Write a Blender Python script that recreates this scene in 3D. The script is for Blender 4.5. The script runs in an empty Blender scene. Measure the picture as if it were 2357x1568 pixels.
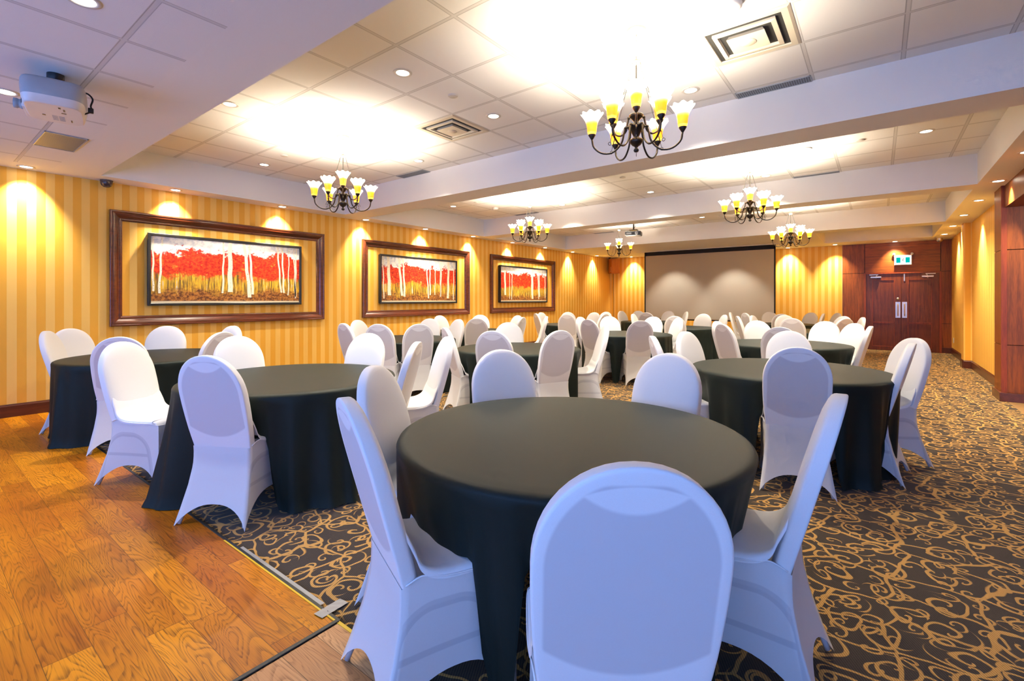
import bpy, bmesh, math, random
from mathutils import Vector, Matrix
random.seed(7)
PI = math.pi
SC = bpy.context.scene
COL = SC.collection

# ------------------------------------------------------------------ node helpers
class NT:
    def __init__(self, name):
        self.m = bpy.data.materials.new(name); self.m.use_nodes = True
        self.t = self.m.node_tree; self.t.nodes.clear()
        self.out = self.t.nodes.new('ShaderNodeOutputMaterial')
    def n(self, typ, **kw):
        o = self.t.nodes.new(typ)
        for k, v in kw.items(): setattr(o, k, v)
        return o
    def l(self, a, b): self.t.links.new(a, b)
    def setv(self, sock, v):
        if hasattr(v, 'is_linked') or isinstance(v, bpy.types.NodeSocket): self.l(v, sock)
        else: sock.default_value = v
    def M(self, op, a, b=0.0, c=0.0):
        o = self.n('ShaderNodeMath', operation=op)
        self.setv(o.inputs[0], a); self.setv(o.inputs[1], b); self.setv(o.inputs[2], c)
        return o.outputs[0]
    def V(self, op, a, b=(0, 0, 0)):
        o = self.n('ShaderNodeVectorMath', operation=op)
        self.setv(o.inputs[0], a); self.setv(o.inputs[1], b)
        return o.outputs['Value'] if op in ('LENGTH', 'DISTANCE', 'DOT_PRODUCT') else o.outputs[0]
    def smooth(self, x, lo, hi):
        o = self.n('ShaderNodeMapRange', interpolation_type='SMOOTHSTEP')
        self.setv(o.inputs[0], x); self.setv(o.inputs[1], lo); self.setv(o.inputs[2], hi)
        return o.outputs[0]
    def mix(self, f, a, b):
        o = self.n('ShaderNodeMix', data_type='RGBA')
        self.setv(o.inputs[0], f); self.setv(o.inputs[6], a); self.setv(o.inputs[7], b)
        return o.outputs[2]
    def xyz(self, v):
        o = self.n('ShaderNodeSeparateXYZ'); self.l(v, o.inputs[0]); return o.outputs
    def comb(self, x, y, z=0.0):
        o = self.n('ShaderNodeCombineXYZ')
        self.setv(o.inputs[0], x); self.setv(o.inputs[1], y); self.setv(o.inputs[2], z)
        return o.outputs[0]
    def noise(self, v, scale=5, detail=2, rough=0.5, dist=0.0, dim='3D'):
        o = self.n('ShaderNodeTexNoise', noise_dimensions=dim)
        self.setv(o.inputs['Vector'], v); self.setv(o.inputs['Scale'], scale)
        o.inputs['Detail'].default_value = detail; o.inputs['Roughness'].default_value = rough
        o.inputs['Distortion'].default_value = dist
        return o
    def white(self, v):
        o = self.n('ShaderNodeTexWhiteNoise', noise_dimensions='2D'); self.l(v, o.inputs['Vector']); return o.outputs['Value']
    def pos(self): return self.n('ShaderNodeNewGeometry').outputs['Position']
    def obj(self): return self.n('ShaderNodeTexCoord').outputs['Object']
    def gen(self): return self.n('ShaderNodeTexCoord').outputs['Generated']
    def bsdf(self, base, rough=0.5, metal=0.0, spec=0.5, coat=0.0, sheen=0.0, normal=None, em=None, ems=0.0):
        b = self.n('ShaderNodeBsdfPrincipled')
        self.setv(b.inputs['Base Color'], base); self.setv(b.inputs['Roughness'], rough)
        self.setv(b.inputs['Metallic'], metal); self.setv(b.inputs['Specular IOR Level'], spec)
        b.inputs['Coat Weight'].default_value = coat; b.inputs['Coat Roughness'].default_value = .12
        b.inputs['Sheen Weight'].default_value = sheen
        if normal is not None: self.l(normal, b.inputs['Normal'])
        if em is not None:
            self.setv(b.inputs['Emission Color'], em); self.setv(b.inputs['Emission Strength'], ems)
        return b.outputs[0]
    def bump(self, h, strength=0.3, dist=0.01):
        o = self.n('ShaderNodeBump'); self.l(h, o.inputs['Height'])
        o.inputs['Strength'].default_value = strength; o.inputs['Distance'].default_value = dist
        return o.outputs[0]
    def done(self, shader): self.l(shader, self.out.inputs[0]); return self.m

def rgb(r, g, b): return (r, g, b, 1.0)
def srgb(r, g, b):
    f = lambda c: (c / 255) / 12.92 if c / 255 <= .04045 else ((c / 255 + .055) / 1.055) ** 2.4
    return (f(r), f(g), f(b), 1.0)
def plain(name, c, rough=0.5, **kw):
    t = NT(name); return t.done(t.bsdf(c, rough, **kw))

M = {}
# ---- painted plaster and ceiling tiles
t = NT('white paint'); nz = t.noise(t.pos(), 60, 2)
M['paint'] = t.done(t.bsdf(rgb(.85, .835, .81), .6, spec=.25, normal=t.bump(nz.outputs[0], .04, .002)))
def tiles(name, py=2.316):
    t = NT(name); p = t.xyz(t.pos())
    def grid(c, ph):
        f = t.M('FRACT', t.M('DIVIDE', t.M('SUBTRACT', c, ph), .6085))
        d = t.M('MULTIPLY', t.M('SUBTRACT', .5, t.M('ABSOLUTE', t.M('SUBTRACT', f, .5))), .6085)
        return d
    d = t.M('MINIMUM', grid(p[0], -2.887), grid(p[1], py))
    edge = t.smooth(d, .010, .0125)             # 0 on the T-bar, 1 on the tile
    shadow_line = t.M('SUBTRACT', 1.0, t.smooth(t.M('ABSOLUTE', t.M('SUBTRACT', d, .0135)), .0015, .0045))
    sp = t.noise(t.pos(), 220, 3, .7)
    c = t.mix(sp.outputs[0], rgb(.82, .805, .78), rgb(.87, .855, .83))
    c = t.mix(t.M('SUBTRACT', 1.0, edge), c, rgb(.70, .68, .65))
    c = t.mix(t.M('MULTIPLY', shadow_line, .5), c, rgb(.22, .20, .18))  # thin shadow line along each T-bar, painted into the tile colour
    h = t.M('ADD', t.M('MULTIPLY', edge, .6), t.M('MULTIPLY', sp.outputs[0], .25))
    return t.done(t.bsdf(c, .75, spec=.2, normal=t.bump(h, .25, .01)))
M['tiles'] = tiles('ceiling tiles'); M['tiles0'] = tiles('flush ceiling tiles', .824)
# ---- striped wallpaper
def wallpaper(name, axis):
    t = NT(name); p = t.xyz(t.pos()); c = p[axis]
    f = t.M('FRACT', t.M('DIVIDE', t.M('SUBTRACT', c, .794), .161))
    m = t.smooth(t.M('ABSOLUTE', t.M('SUBTRACT', f, .25)), .246, .254)
    wv = t.noise(t.comb(t.M('MULTIPLY', c, 40.0), t.M('MULTIPLY', p[2], 300.0)), 3, 2)
    lt = t.mix(wv.outputs[0], srgb(250, 198, 98), srgb(254, 210, 114))
    dk = t.mix(wv.outputs[0], srgb(240, 174, 58), srgb(247, 186, 72))
    return t.done(t.bsdf(t.mix(m, lt, dk), t.M('SUBTRACT', .55, t.M('MULTIPLY', m, .1)), spec=.3,
                         normal=t.bump(wv.outputs[0], .05, .002)))
M['wall_y'] = wallpaper('striped wallpaper side', 1)
M['wall_x'] = wallpaper('striped wallpaper end', 0)
# ---- mahogany
def mahogany(name, a, b, axis=2, rough=.42, coat=0.0):
    t = NT(name); p = t.xyz(t.obj())
    sc = [26.0, 26.0, 26.0]; sc[axis] = 1.6
    v = t.comb(t.M('MULTIPLY', p[0], sc[0]), t.M('MULTIPLY', p[1], sc[1]), t.M('MULTIPLY', p[2], sc[2]))
    n1 = t.noise(v, 1.0, 5, .6, .6); n2 = t.noise(v, 6.0, 2, .5)
    f = t.M('ADD', t.M('MULTIPLY', n1.outputs[0], .7), t.M('MULTIPLY', n2.outputs[0], .3))
    return t.done(t.bsdf(t.mix(t.smooth(f, .3, .7), a, b), rough, coat=coat, normal=t.bump(f, .05, .003)))
M['mahog'] = mahogany('mahogany panel', srgb(100, 46, 3), srgb(152, 76, 10))
M['mahog_h'] = mahogany('mahogany panel cross grain', srgb(100, 46, 3), srgb(152, 76, 10), 0)
M['door'] = mahogany('mahogany door', srgb(82, 34, 3), srgb(120, 54, 7), rough=.34, coat=.0)
M['redtrim'] = mahogany('red brown trim', srgb(118, 46, 12), srgb(152, 64, 20))
M['mould'] = mahogany('walnut moulding', srgb(76, 32, 14), srgb(116, 52, 24), 1, .28, .4)
M['base'] = mahogany('dark skirting', srgb(76, 34, 16), srgb(100, 46, 22), 1, .35, .2)
M['seam'] = plain('panel joint', rgb(.012, .004, .002), .6)
M['speaker'] = mahogany('honey wood cabinet', srgb(170, 92, 20), srgb(206, 120, 34))
# ---- carpet
t = NT('scroll carpet'); P = t.pos()
wob = t.noise(P, 3.2, 2, .5)
off = t.V('MULTIPLY', t.V('SUBTRACT', wob.outputs['Color'], (.5, .5, .5)), (.16, .16, 0))
Pd = t.V('ADD', P, off)
def scroll(scale, turns, width, rmax, shift):
    v = t.V('ADD', t.V('MULTIPLY', Pd, (scale, scale, 0)), (shift, shift * .7, 0))
    vo = t.n('ShaderNodeTexVoronoi', voronoi_dimensions='2D'); t.l(v, vo.inputs['Vector'])
    vo.inputs['Scale'].default_value = 1; vo.inputs['Randomness'].default_value = .55
    loc = t.xyz(t.V('SUBTRACT', v, vo.outputs['Position']))
    r = t.M('SQRT', t.M('ADD', t.M('MULTIPLY', loc[0], loc[0]), t.M('MULTIPLY', loc[1], loc[1])))
    col = t.n('ShaderNodeSeparateColor'); t.l(vo.outputs['Color'], col.inputs[0])
    sg = t.M('SUBTRACT', t.M('MULTIPLY', t.M('GREATER_THAN', col.outputs[0], .5), 2.0), 1.0)
    th = t.M('DIVIDE', t.M('ARCTAN2', loc[1], loc[0]), 2 * PI)
    ph = t.M('FRACT', t.M('ADD', t.M('ADD', t.M('MULTIPLY', r, turns), t.M('MULTIPLY', th, sg)), t.M('ADD', col.outputs[1], 4.0)))
    ln = t.M('SUBTRACT', 1.0, t.smooth(t.M('ABSOLUTE', t.M('SUBTRACT', ph, .5)), width * .6, width))
    return t.M('MULTIPLY', ln, t.M('SUBTRACT', 1.0, t.smooth(r, rmax * .92, rmax)))
def vine(scale, width, shift):
    v = t.V('ADD', t.V('MULTIPLY', Pd, (scale, scale * 1.3, 0)), (shift, shift, 0))
    vo = t.n('ShaderNodeTexVoronoi', voronoi_dimensions='2D', feature='DISTANCE_TO_EDGE'); t.l(v, vo.inputs['Vector'])
    vo.inputs['Scale'].default_value = 1; vo.inputs['Randomness'].default_value = .8
    return t.M('SUBTRACT', 1.0, t.smooth(vo.outputs['Distance'], width * .6, width))
pat = t.M('MAXIMUM', scroll(5.0, 3.0, .135, .50, 0.0), scroll(8.6, 2.3, .14, .43, 3.3))
pat = t.M('MAXIMUM', pat, vine(3.4, .034, 1.7))
pp = t.xyz(P)
st = t.M('ABSOLUTE', t.M('SUBTRACT', t.M('FRACT', t.M('MULTIPLY', t.M('ADD', pp[0], t.M('MULTIPLY', pp[1], .55)), 95.0)), .5))
pat = t.M('MULTIPLY', pat, t.M('SUBTRACT', 1.0, t.M('MULTIPLY', t.smooth(st, .30, .42), .55)))
fz = t.noise(P, 260, 2, .6)
dk = t.mix(t.smooth(st, .2, .45), rgb(.054, .036, .018), rgb(.018, .012, .007))
gd = t.mix(fz.outputs[0], rgb(.43, .225, .045), rgb(.66, .365, .09))
M['carpet'] = t.done(t.bsdf(t.mix(pat, dk, gd), .95, spec=.1, sheen=.15,
                            normal=t.bump(t.M('ADD', fz.outputs[0], pat), .35, .006)))
# ---- plank floor
def planks(name, a, b, line):
    t = NT(name); p = t.xyz(t.pos()); W = .1405; L = 1.22
    rowf = t.M('DIVIDE', t.M('SUBTRACT', p[1], .0525), W); row = t.M('FLOOR', rowf)
    rr = t.white(t.comb(row, 3.7))
    xf = t.M('DIVIDE', t.M('ADD', p[0], t.M('MULTIPLY', rr, L)), L); ix = t.M('FLOOR', xf)
    rid = t.white(t.comb(row, ix)); rid2 = t.white(t.comb(ix, t.M('ADD', row, .5)))
    fy = t.M('SUBTRACT', .5, t.M('ABSOLUTE', t.M('SUBTRACT', t.M('FRACT', rowf), .5)))
    fx = t.M('SUBTRACT', .5, t.M('ABSOLUTE', t.M('SUBTRACT', t.M('FRACT', xf), .5)))
    gap = t.M('MINIMUM', t.smooth(t.M('MULTIPLY', fy, W), .0006, .0018), t.smooth(t.M('MULTIPLY', fx, L), .0008, .002))
    v = t.comb(t.M('ADD', t.M('MULTIPLY', p[0], 1.5), t.M('MULTIPLY', rid, 57.0)), t.M('ADD', t.M('MULTIPLY', p[1], 12.0), t.M('MULTIPLY', rid2, 31.0)))
    n1 = t.noise(v, .75, 2, .45, .5)
    ring = t.M('FRACT', t.M('MULTIPLY', n1.outputs[0], 26.0))
    ln = t.M('MULTIPLY', t.smooth(ring, .40, .90), t.M('SUBTRACT', 1.0, t.smooth(ring, .93, 1.0)))
    n2 = t.noise(t.comb(t.M('MULTIPLY', p[0], 4.5), t.M('MULTIPLY', p[1], 240.0)), 1.0, 3, .6)
    n3 = t.noise(v, .5, 2)
    br = t.M('ADD', t.M('MULTIPLY', t.M('ADD', t.M('MULTIPLY', t.noise(t.comb(p[0], p[1]), 2.2, 2).outputs[0], .55), t.M('MULTIPLY', n3.outputs[0], .5)), .75), t.M('MULTIPLY', t.M('SUBTRACT', rid, .5), .32))
    c = t.mix(t.smooth(br, .05, .75), a, b)
    c = t.mix(t.M('MULTIPLY', ln, t.M('ADD', .18, t.M('MULTIPLY', t.smooth(n2.outputs[0], .3, .7), .58))), c, line)
    c = t.mix(t.M('MULTIPLY', t.smooth(n2.outputs[0], .48, .75), .38), c, line)
    c = t.mix(t.M('MULTIPLY', t.M('SUBTRACT', 1.0, gap), .7), c, rgb(.05, .02, .006))
    h = t.M('SUBTRACT', gap, t.M('MULTIPLY', ln, .15))
    return t.done(t.bsdf(c, t.M('ADD', .30, t.M('MULTIPLY', n2.outputs[0], .18)), spec=.26, normal=t.bump(h, .15, .002)))
M['planks'] = planks('honey oak planks', srgb(160, 80, 7), srgb(232, 150, 22), srgb(98, 48, 8))
M['planks2'] = planks('pale oak planks', srgb(188, 128, 76), srgb(224, 172, 116), srgb(140, 88, 48))
M['brown_paint'] = plain('dark brown paint', rgb(.10, .085, .075), .7)
M['tan'] = plain('tan tile', srgb(150, 116, 70), .35)
# ---- fabric
def fabric(name, mask):
    t = NT(name); o = t.xyz(t.obj())
    wv = t.noise(t.obj(), 420, 2)
    c = t.mix(wv.outputs[0], rgb(.80, .80, .81), rgb(.86, .86, .87))
    if mask == 'frame':   # the leg frame shows as a band through the thin side panels
        ax = t.M('ABSOLUTE', o[0]); yy = t.M('ABSOLUTE', t.M('ADD', o[1], .028))
        w = t.M('ADD', .150, t.M('MULTIPLY', t.M('SUBTRACT', .38, o[2]), .19)); r = .115
        qx = t.M('SUBTRACT', yy, t.M('SUBTRACT', w, r)); qy = t.M('SUBTRACT', o[2], .38 - r)
        mx = t.M('MAXIMUM', qx, 0.0); my = t.M('MAXIMUM', qy, 0.0)
        dd = t.M('SUBTRACT', t.M('ADD', t.M('SQRT', t.M('ADD', t.M('MULTIPLY', mx, mx), t.M('MULTIPLY', my, my))), t.M('MINIMUM', t.M('MAXIMUM', qx, qy), 0.0)), r)
        band = t.M('SUBTRACT', 1.0, t.smooth(t.M('ABSOLUTE', dd), .014, .019)); ins = t.smooth(dd, .004, -.004)
        bar = t.M('MULTIPLY', ins, t.M('SUBTRACT', 1.0, t.smooth(t.M('ABSOLUTE', t.M('SUBTRACT', o[2], .235)), .008, .013)))
        f = t.M('ADD', t.M('MULTIPLY', t.M('MAXIMUM', band, bar), .50), t.M('MULTIPLY', ins, .22))
        nx = t.M('ABSOLUTE', t.xyz(t.n('ShaderNodeTexCoord').outputs['Normal'])[0]); f = t.M('MULTIPLY', f, t.M('MULTIPLY', t.M('GREATER_THAN', ax, .150), t.smooth(nx, .72, .88))); f = t.M('MULTIPLY', f, t.M('LESS_THAN', yy, t.M('ADD', w, .03)))
        c = t.mix(f, c, rgb(.56, .56, .60))
    elif mask:   # the padded back shows through the thin cover
        x2 = t.M('MULTIPLY', o[0], o[0])
        low = t.smooth(o[2], t.M('ADD', .515, t.M('MULTIPLY', x2, 1.9)), t.M('ADD', .53, t.M('MULTIPLY', x2, 1.9)))
        zc = t.M('DIVIDE', t.M('MAXIMUM', t.M('SUBTRACT', o[2], .79), 0.0), .218); xc = t.M('DIVIDE', o[0], .187)
        side = t.M('SUBTRACT', 1.0, t.smooth(t.M('SQRT', t.M('ADD', t.M('MULTIPLY', xc, xc), t.M('MULTIPLY', zc, zc))), .95, 1.0))
        b1 = t.M('ADD', .932, t.M('MULTIPLY', x2, 3.6)); b2 = t.M('SUBTRACT', .985, t.M('MULTIPLY', x2, 1.9))
        lens = t.M('MULTIPLY', t.smooth(o[2], t.M('SUBTRACT', b1, .012), b1), t.M('SUBTRACT', 1.0, t.smooth(o[2], b2, t.M('ADD', b2, .006))))
        top = t.M('SUBTRACT', 1.0, t.smooth(o[2], .985, .995))
        pad = t.M('MULTIPLY', t.M('MULTIPLY', low, side), t.M('MULTIPLY', t.M('SUBTRACT', 1.0, lens), top))
        rear = t.M('LESS_THAN', t.M('ADD', o[1], t.M('ADD', .148, t.M('MULTIPLY', t.M('SUBTRACT', o[2], .47), .27))), -.006)
        c = t.mix(t.M('MULTIPLY', t.M('MULTIPLY', pad, rear), .60), c, rgb(.52, .49, .52))
    p = t.bsdf(c, .62, spec=.25, sheen=.12, normal=t.bump(wv.outputs[0], .04, .001))
    return t, c, p
t, c, p = fabric('white stretch cover', True); M['cover'] = t.done(p)
t, c, p = fabric('white stretch seat', False); M['seat'] = t.done(p)
t, c, p = fabric('thin stretch skirt', 'frame')
tr = t.n('ShaderNodeBsdfTranslucent'); t.setv(tr.inputs[0], c)
tp = t.n('ShaderNodeBsdfTransparent')
m1 = t.n('ShaderNodeMixShader'); m1.inputs[0].default_value = .16; t.l(p, m1.inputs[1]); t.l(tr.outputs[0], m1.inputs[2])
m2 = t.n('ShaderNodeMixShader'); m2.inputs[0].default_value = .03; t.l(m1.outputs[0], m2.inputs[1]); t.l(tp.outputs[0], m2.inputs[2])
M['skirt'] = t.done(m2.outputs[0])
t = NT('black tablecloth'); wv = t.noise(t.obj(), 500, 2); w2 = t.noise(t.obj(), 3, 3)
M['cloth'] = t.done(t.bsdf(t.mix(wv.outputs[0], rgb(.007, .0125, .0105), rgb(.011, .019, .0160)), .55, spec=.22, sheen=.0,
                           normal=t.bump(t.M('ADD', t.M('MULTIPLY', wv.outputs[0], .3), w2.outputs[0]), .06, .01)))
M['frame_grey'] = plain('grey steel tube', rgb(.45, .45, .47), .5)
M['ply'] = plain('plywood table top', rgb(.35, .22, .11), .6)
# ---- metals, plastics
M['bronze'] = plain('dark bronze', rgb(.045, .038, .030), .32, metal=.75)
M['white_metal'] = plain('white enamel', rgb(.80, .78, .75), .35)
M['overlit_bronze'] = plain('overlit bronze', rgb(.30, .26, .22), .4, metal=.3)  # dark bronze with the bulb glare put into a lighter colour
M['chrome'] = plain('brushed steel', rgb(.72, .68, .62), .3, metal=1.0)
M['brass'] = plain('brass', rgb(.75, .55, .22), .3, metal=1.0)
M['black'] = plain('black plastic', rgb(.012, .012, .013), .4)
M['black_matte'] = plain('black fabric border', rgb(.010, .010, .011), .8)
M['grey_plastic'] = plain('silver grey plastic', rgb(.36, .38, .40), .35)
M['beige_plastic'] = plain('pale plastic', rgb(.76, .72, .68), .4)
M['camera_brown'] = plain('brown dome', rgb(.10, .07, .06), .25)
M['dark_glass'] = plain('dark glass', rgb(.01, .01, .012), .08)
M['lens'] = plain('lens glass', rgb(.35, .42, .50), .1)
M['cream'] = plain('cream diffuser', rgb(.66, .58, .44), .5)
M['duct'] = plain('dark duct', rgb(.03, .03, .028), .7)
M['sprinkler'] = plain('off white cap', rgb(.62, .58, .52), .5)
M['yellow'] = plain('yellow edge tape', srgb(226, 180, 30), .5)
M['tape'] = plain('crinkled silver tape', rgb(.36, .35, .33), .45, metal=.25)
M['blackedge'] = plain('black rubber edge', rgb(.02, .02, .018), .45)
t = NT('perforated grille'); q = t.xyz(t.pos())
f = t.M('ABSOLUTE', t.M('SUBTRACT', t.M('FRACT', t.M('MULTIPLY', q[0], 55.0)), .5))
M['grille'] = t.done(t.bsdf(t.mix(t.smooth(f, .2, .3), rgb(.22, .25, .29), rgb(.08, .09, .10)), .5))
t = NT('grey screen fabric'); q = t.xyz(t.pos())
nz = t.noise(t.comb(t.M('MULTIPLY', q[0], 6.0), t.M('MULTIPLY', q[2], 90.0)), 1.5, 2)
w3 = t.noise(t.comb(t.M('MULTIPLY', q[0], 1.4), t.M('MULTIPLY', q[2], .5)), 1.0, 1)
sb = t.bsdf(t.mix(nz.outputs[0], rgb(.42, .39, .33), rgb(.47, .44, .375)), .5, spec=.4, normal=t.bump(t.M('ADD', t.M('MULTIPLY', nz.outputs[0], .04), w3.outputs[0]), .25, .12))
sl = t.n('ShaderNodeBsdfTranslucent'); sl.inputs[0].default_value = (.5, .48, .44, 1)
sx = t.n('ShaderNodeMixShader'); sx.inputs[0].default_value = .3; t.l(sb, sx.inputs[1]); t.l(sl.outputs[0], sx.inputs[2]); M['screen'] = t.done(sx.outputs[0])
# ---- lamps
t = NT('amber glass shade'); g = t.xyz(t.obj())
# the bulb sits inside: glass glows white above, amber below
k = t.smooth(g[2], .066, .128)
colr = t.mix(k, rgb(1.0, .46, .02), rgb(1.0, .90, .66))
em = t.n('ShaderNodeEmission'); t.l(colr, em.inputs[0]); t.l(t.M('ADD', .42, t.M('MULTIPLY', k, 3.2)), em.inputs[1])
gl = t.bsdf(t.mix(k, rgb(.85, .50, .06), rgb(.9, .86, .75)), .3)
tl = t.n('ShaderNodeBsdfTranslucent'); t.l(colr, tl.inputs[0])
a1 = t.n('ShaderNodeMixShader'); a1.inputs[0].default_value = .35; t.l(gl, a1.inputs[1]); t.l(tl.outputs[0], a1.inputs[2])
ad = t.n('ShaderNodeAddShader'); t.l(a1.outputs[0], ad.inputs[0]); t.l(em.outputs[0], ad.inputs[1])
M['shade'] = t.done(ad.outputs[0])
t = NT('lit lamp face'); e = t.n('ShaderNodeEmission'); e.inputs[0].default_value = (1, .90, .72, 1); e.inputs[1].default_value = 14
M['lamp'] = t.done(e.outputs[0])
t = NT('lit sign white'); e = t.n('ShaderNodeEmission'); e.inputs[0].default_value = (.95, 1, .96, 1); e.inputs[1].default_value = 1.1
M['sign_white'] = t.done(e.outputs[0])
t = NT('lit sign green'); e = t.n('ShaderNodeEmission'); e.inputs[0].default_value = (.0, .30, .27, 1); e.inputs[1].default_value = 1.0
M['sign_green'] = t.done(e.outputs[0])
# ---- painting
t = NT('autumn birch canvas'); gq = t.n('ShaderNodeTexCoord'); u = t.n('ShaderNodeUVMap')
uv = t.xyz(u.outputs[0]); ob = gq.outputs['Object']
seed = t.n('ShaderNodeObjectInfo').outputs['Random']
W0 = t.comb(t.M('ADD', uv[2], t.M('MULTIPLY', uv[0], 4.0)), t.M('MULTIPLY', uv[1], 2.0), t.M('MULTIPLY', seed, 40.0))
big = t.noise(W0, 1.6, 3, .6); fine = t.noise(W0, 15.0, 6, .75); mid = t.noise(W0, 6.0, 4, .7)
vert = t.noise(t.V('MULTIPLY', W0, (17.0, 1.1, 1.0)), 1.3, 4, .65); streak = t.noise(t.V('MULTIPLY', W0, (60.0, 3.0, 1.0)), 1.0, 3, .6)
vy = t.M('ADD', uv[1], t.M('MULTIPLY', t.M('SUBTRACT', big.outputs[0], .5), .34))
vy = t.M('ADD', vy, t.M('MULTIPLY', t.M('SUBTRACT', mid.outputs[0], .5), .30))
vy = t.M('ADD', vy, t.M('MULTIPLY', t.M('SUBTRACT', fine.outputs[0], .5), .16))
sky = t.mix(t.smooth(mid.outputs[0], .35, .6), rgb(.62, .64, .66), rgb(.97, .93, .84))
red = t.mix(t.smooth(fine.outputs[0], .40, .62), rgb(.42, .008, .008), rgb(.86, .07, .012))
red = t.mix(t.smooth(mid.outputs[0], .56, .72), red, rgb(.85, .26, .03))
low = t.mix(t.smooth(vert.outputs[0], .38, .60), rgb(.14, .085, .022), rgb(.80, .46, .03))
low = t.mix(t.smooth(vert.outputs[0], .62, .68), low, rgb(.62, .66, .62))
low = t.mix(t.M('MULTIPLY', t.smooth(streak.outputs[0], .52, .66), .6), low, rgb(.30, .17, .04))
gr = t.mix(t.smooth(fine.outputs[0], .38, .62), rgb(.08, .022, .010), rgb(.46, .18, .035))
c = t.mix(t.smooth(vy, .10, .26), gr, low)
c = t.mix(t.smooth(vy, .37, .45), c, red)
c = t.mix(t.smooth(vy, .79, .84), c, sky)
c = t.mix(t.smooth(uv[1], .04, .015), c, rgb(.72, .62, .42))
M['canvas'] = t.done(t.bsdf(c, .5, spec=.3, normal=t.bump(fine.outputs[0], .1, .002)))
t = NT('painted birch bark'); nz = t.noise(t.V('MULTIPLY', t.obj(), (1, 40, 55)), 1.0, 4, .75)
M['bark'] = t.done(t.bsdf(t.mix(t.smooth(nz.outputs[0], .59, .66), rgb(.90, .82, .62), rgb(.13, .08, .04)), .6))
t = NT('window glass'); gb = t.n('ShaderNodeBsdfGlass'); gb.inputs['IOR'].default_value = 1.02; gb.inputs['Roughness'].default_value = 0
tp = t.n('ShaderNodeBsdfTransparent'); mx = t.n('ShaderNodeMixShader'); mx.inputs[0].default_value = .9
t.l(gb.outputs[0], mx.inputs[1]); t.l(tp.outputs[0], mx.inputs[2]); M['glass'] = t.done(mx.outputs[0])

# ------------------------------------------------------------------ mesh helpers
class MB:
    def __init__(self): self.b = bmesh.new()
    def box(self, lo, hi, mi=0, bev=0.0):
        b = self.b; x0, y0, z0 = lo; x1, y1, z1 = hi
        v = [b.verts.new(c) for c in ((x0,y0,z0),(x1,y0,z0),(x1,y1,z0),(x0,y1,z0),(x0,y0,z1),(x1,y0,z1),(x1,y1,z1),(x0,y1,z1))]
        fs = [b.faces.new([v[i] for i in q]) for q in ((0,3,2,1),(4,5,6,7),(0,1,5,4),(1,2,6,5),(2,3,7,6),(3,0,4,7))]
        for f in fs: f.material_index = mi
        if bev > 0:
            es = list({e for f in fs for e in f.edges})
            bmesh.ops.bevel(b, geom=es, offset=bev, segments=2, affect='EDGES', profile=.5, material=mi)
        return self
    def quad(self, pts, mi=0):
        f = self.b.faces.new([self.b.verts.new(p) for p in pts]); f.material_index = mi; return self
    def grid(self, rows, mi=0, closed=False, smooth=True):
        vs = [[self.b.verts.new(p) for p in r] for r in rows]
        for i in range(len(vs) - 1):
            n = len(vs[i]); rng = n if closed else n - 1
            for j in range(rng):
                f = self.b.faces.new((vs[i][j], vs[i][(j+1) % n], vs[i+1][(j+1) % n], vs[i+1][j]))
                f.material_index = mi; f.smooth = smooth
        return vs
    def cap(self, ring, mi=0, flip=False, smooth=False):
        f = self.b.faces.new(list(reversed(ring)) if flip else ring); f.material_index = mi; f.smooth = smooth
    def lathe(self, prof, n=24, c=(0, 0, 0), mi=0, wave=None, capb=False, capt=False):
        rows = []
        for k, (r, z) in enumerate(prof):
            row = []
            for i in range(n):
                a = 2 * PI * i / n; rr, zz = r, z
                if wave: rr, zz = wave(k, a, r, z)
                row.append((c[0] + rr * math.cos(a), c[1] + rr * math.sin(a), c[2] + zz))
            rows.append(row)
        vs = self.grid(rows, mi, True)
        if capb: self.cap(vs[0], mi, True)
        if capt: self.cap(vs[-1], mi)
        return self
    def tube(self, pts, r, n=8, mi=0, caps=True):
        pts = [Vector(p) for p in pts]; rows = []; up = Vector((0, 0, 1)); prev = None
        for i, p in enumerate(pts):
            d = (pts[min(i+1, len(pts)-1)] - pts[max(i-1, 0)]).normalized()
            if prev is None:
                ref = up if abs(d.z) < .9 else Vector((1, 0, 0)); s = d.cross(ref).normalized()
            else:
                s = (prev - d * prev.dot(d)).normalized()
            w = d.cross(s); prev = s; rr = r[i] if isinstance(r, (list, tuple)) else r
            rows.append([tuple(p + (s * math.cos(2*PI*k/n) + w * math.sin(2*PI*k/n)) * rr) for k in range(n)])
        vs = self.grid(rows, mi, True)
        if caps: self.cap(vs[0], mi, True); self.cap(vs[-1], mi)
        return self
    def ring(self, c, R, r, axis='z', n=20, m=6, mi=0):
        rows = []
        for i in range(n + 1):
            a = 2*PI*i/n; row = []
            for j in range(m):
                b = 2*PI*j/m; q = (R + r*math.cos(b)); x, y, z = q*math.cos(a), q*math.sin(a), r*math.sin(b)
                if axis == 'y': x, y, z = x, z, y
                if axis == 'x': x, y, z = z, x, y
                row.append((c[0]+x, c[1]+y, c[2]+z))
            rows.append(row)
        self.grid(rows, mi, True); return self
    def make(self, name, mats, parent=None, loc=(0, 0, 0), rz=0.0, shade=False, weld=0.0):
        if weld: bmesh.ops.remove_doubles(self.b, verts=self.b.verts, dist=weld)
        bmesh.ops.recalc_face_normals(self.b, faces=self.b.faces)
        me = bpy.data.meshes.new(name); self.b.to_mesh(me); self.b.free()
        for m in (mats if isinstance(mats, (list, tuple)) else [mats]): me.materials.append(M[m])
        if shade:
            for p in me.polygons: p.use_smooth = True
        o = bpy.data.objects.new(name, me); COL.objects.link(o)
        o.location = loc; o.rotation_euler = (0, 0, rz)
        if parent: o.parent = parent
        return o
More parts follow.
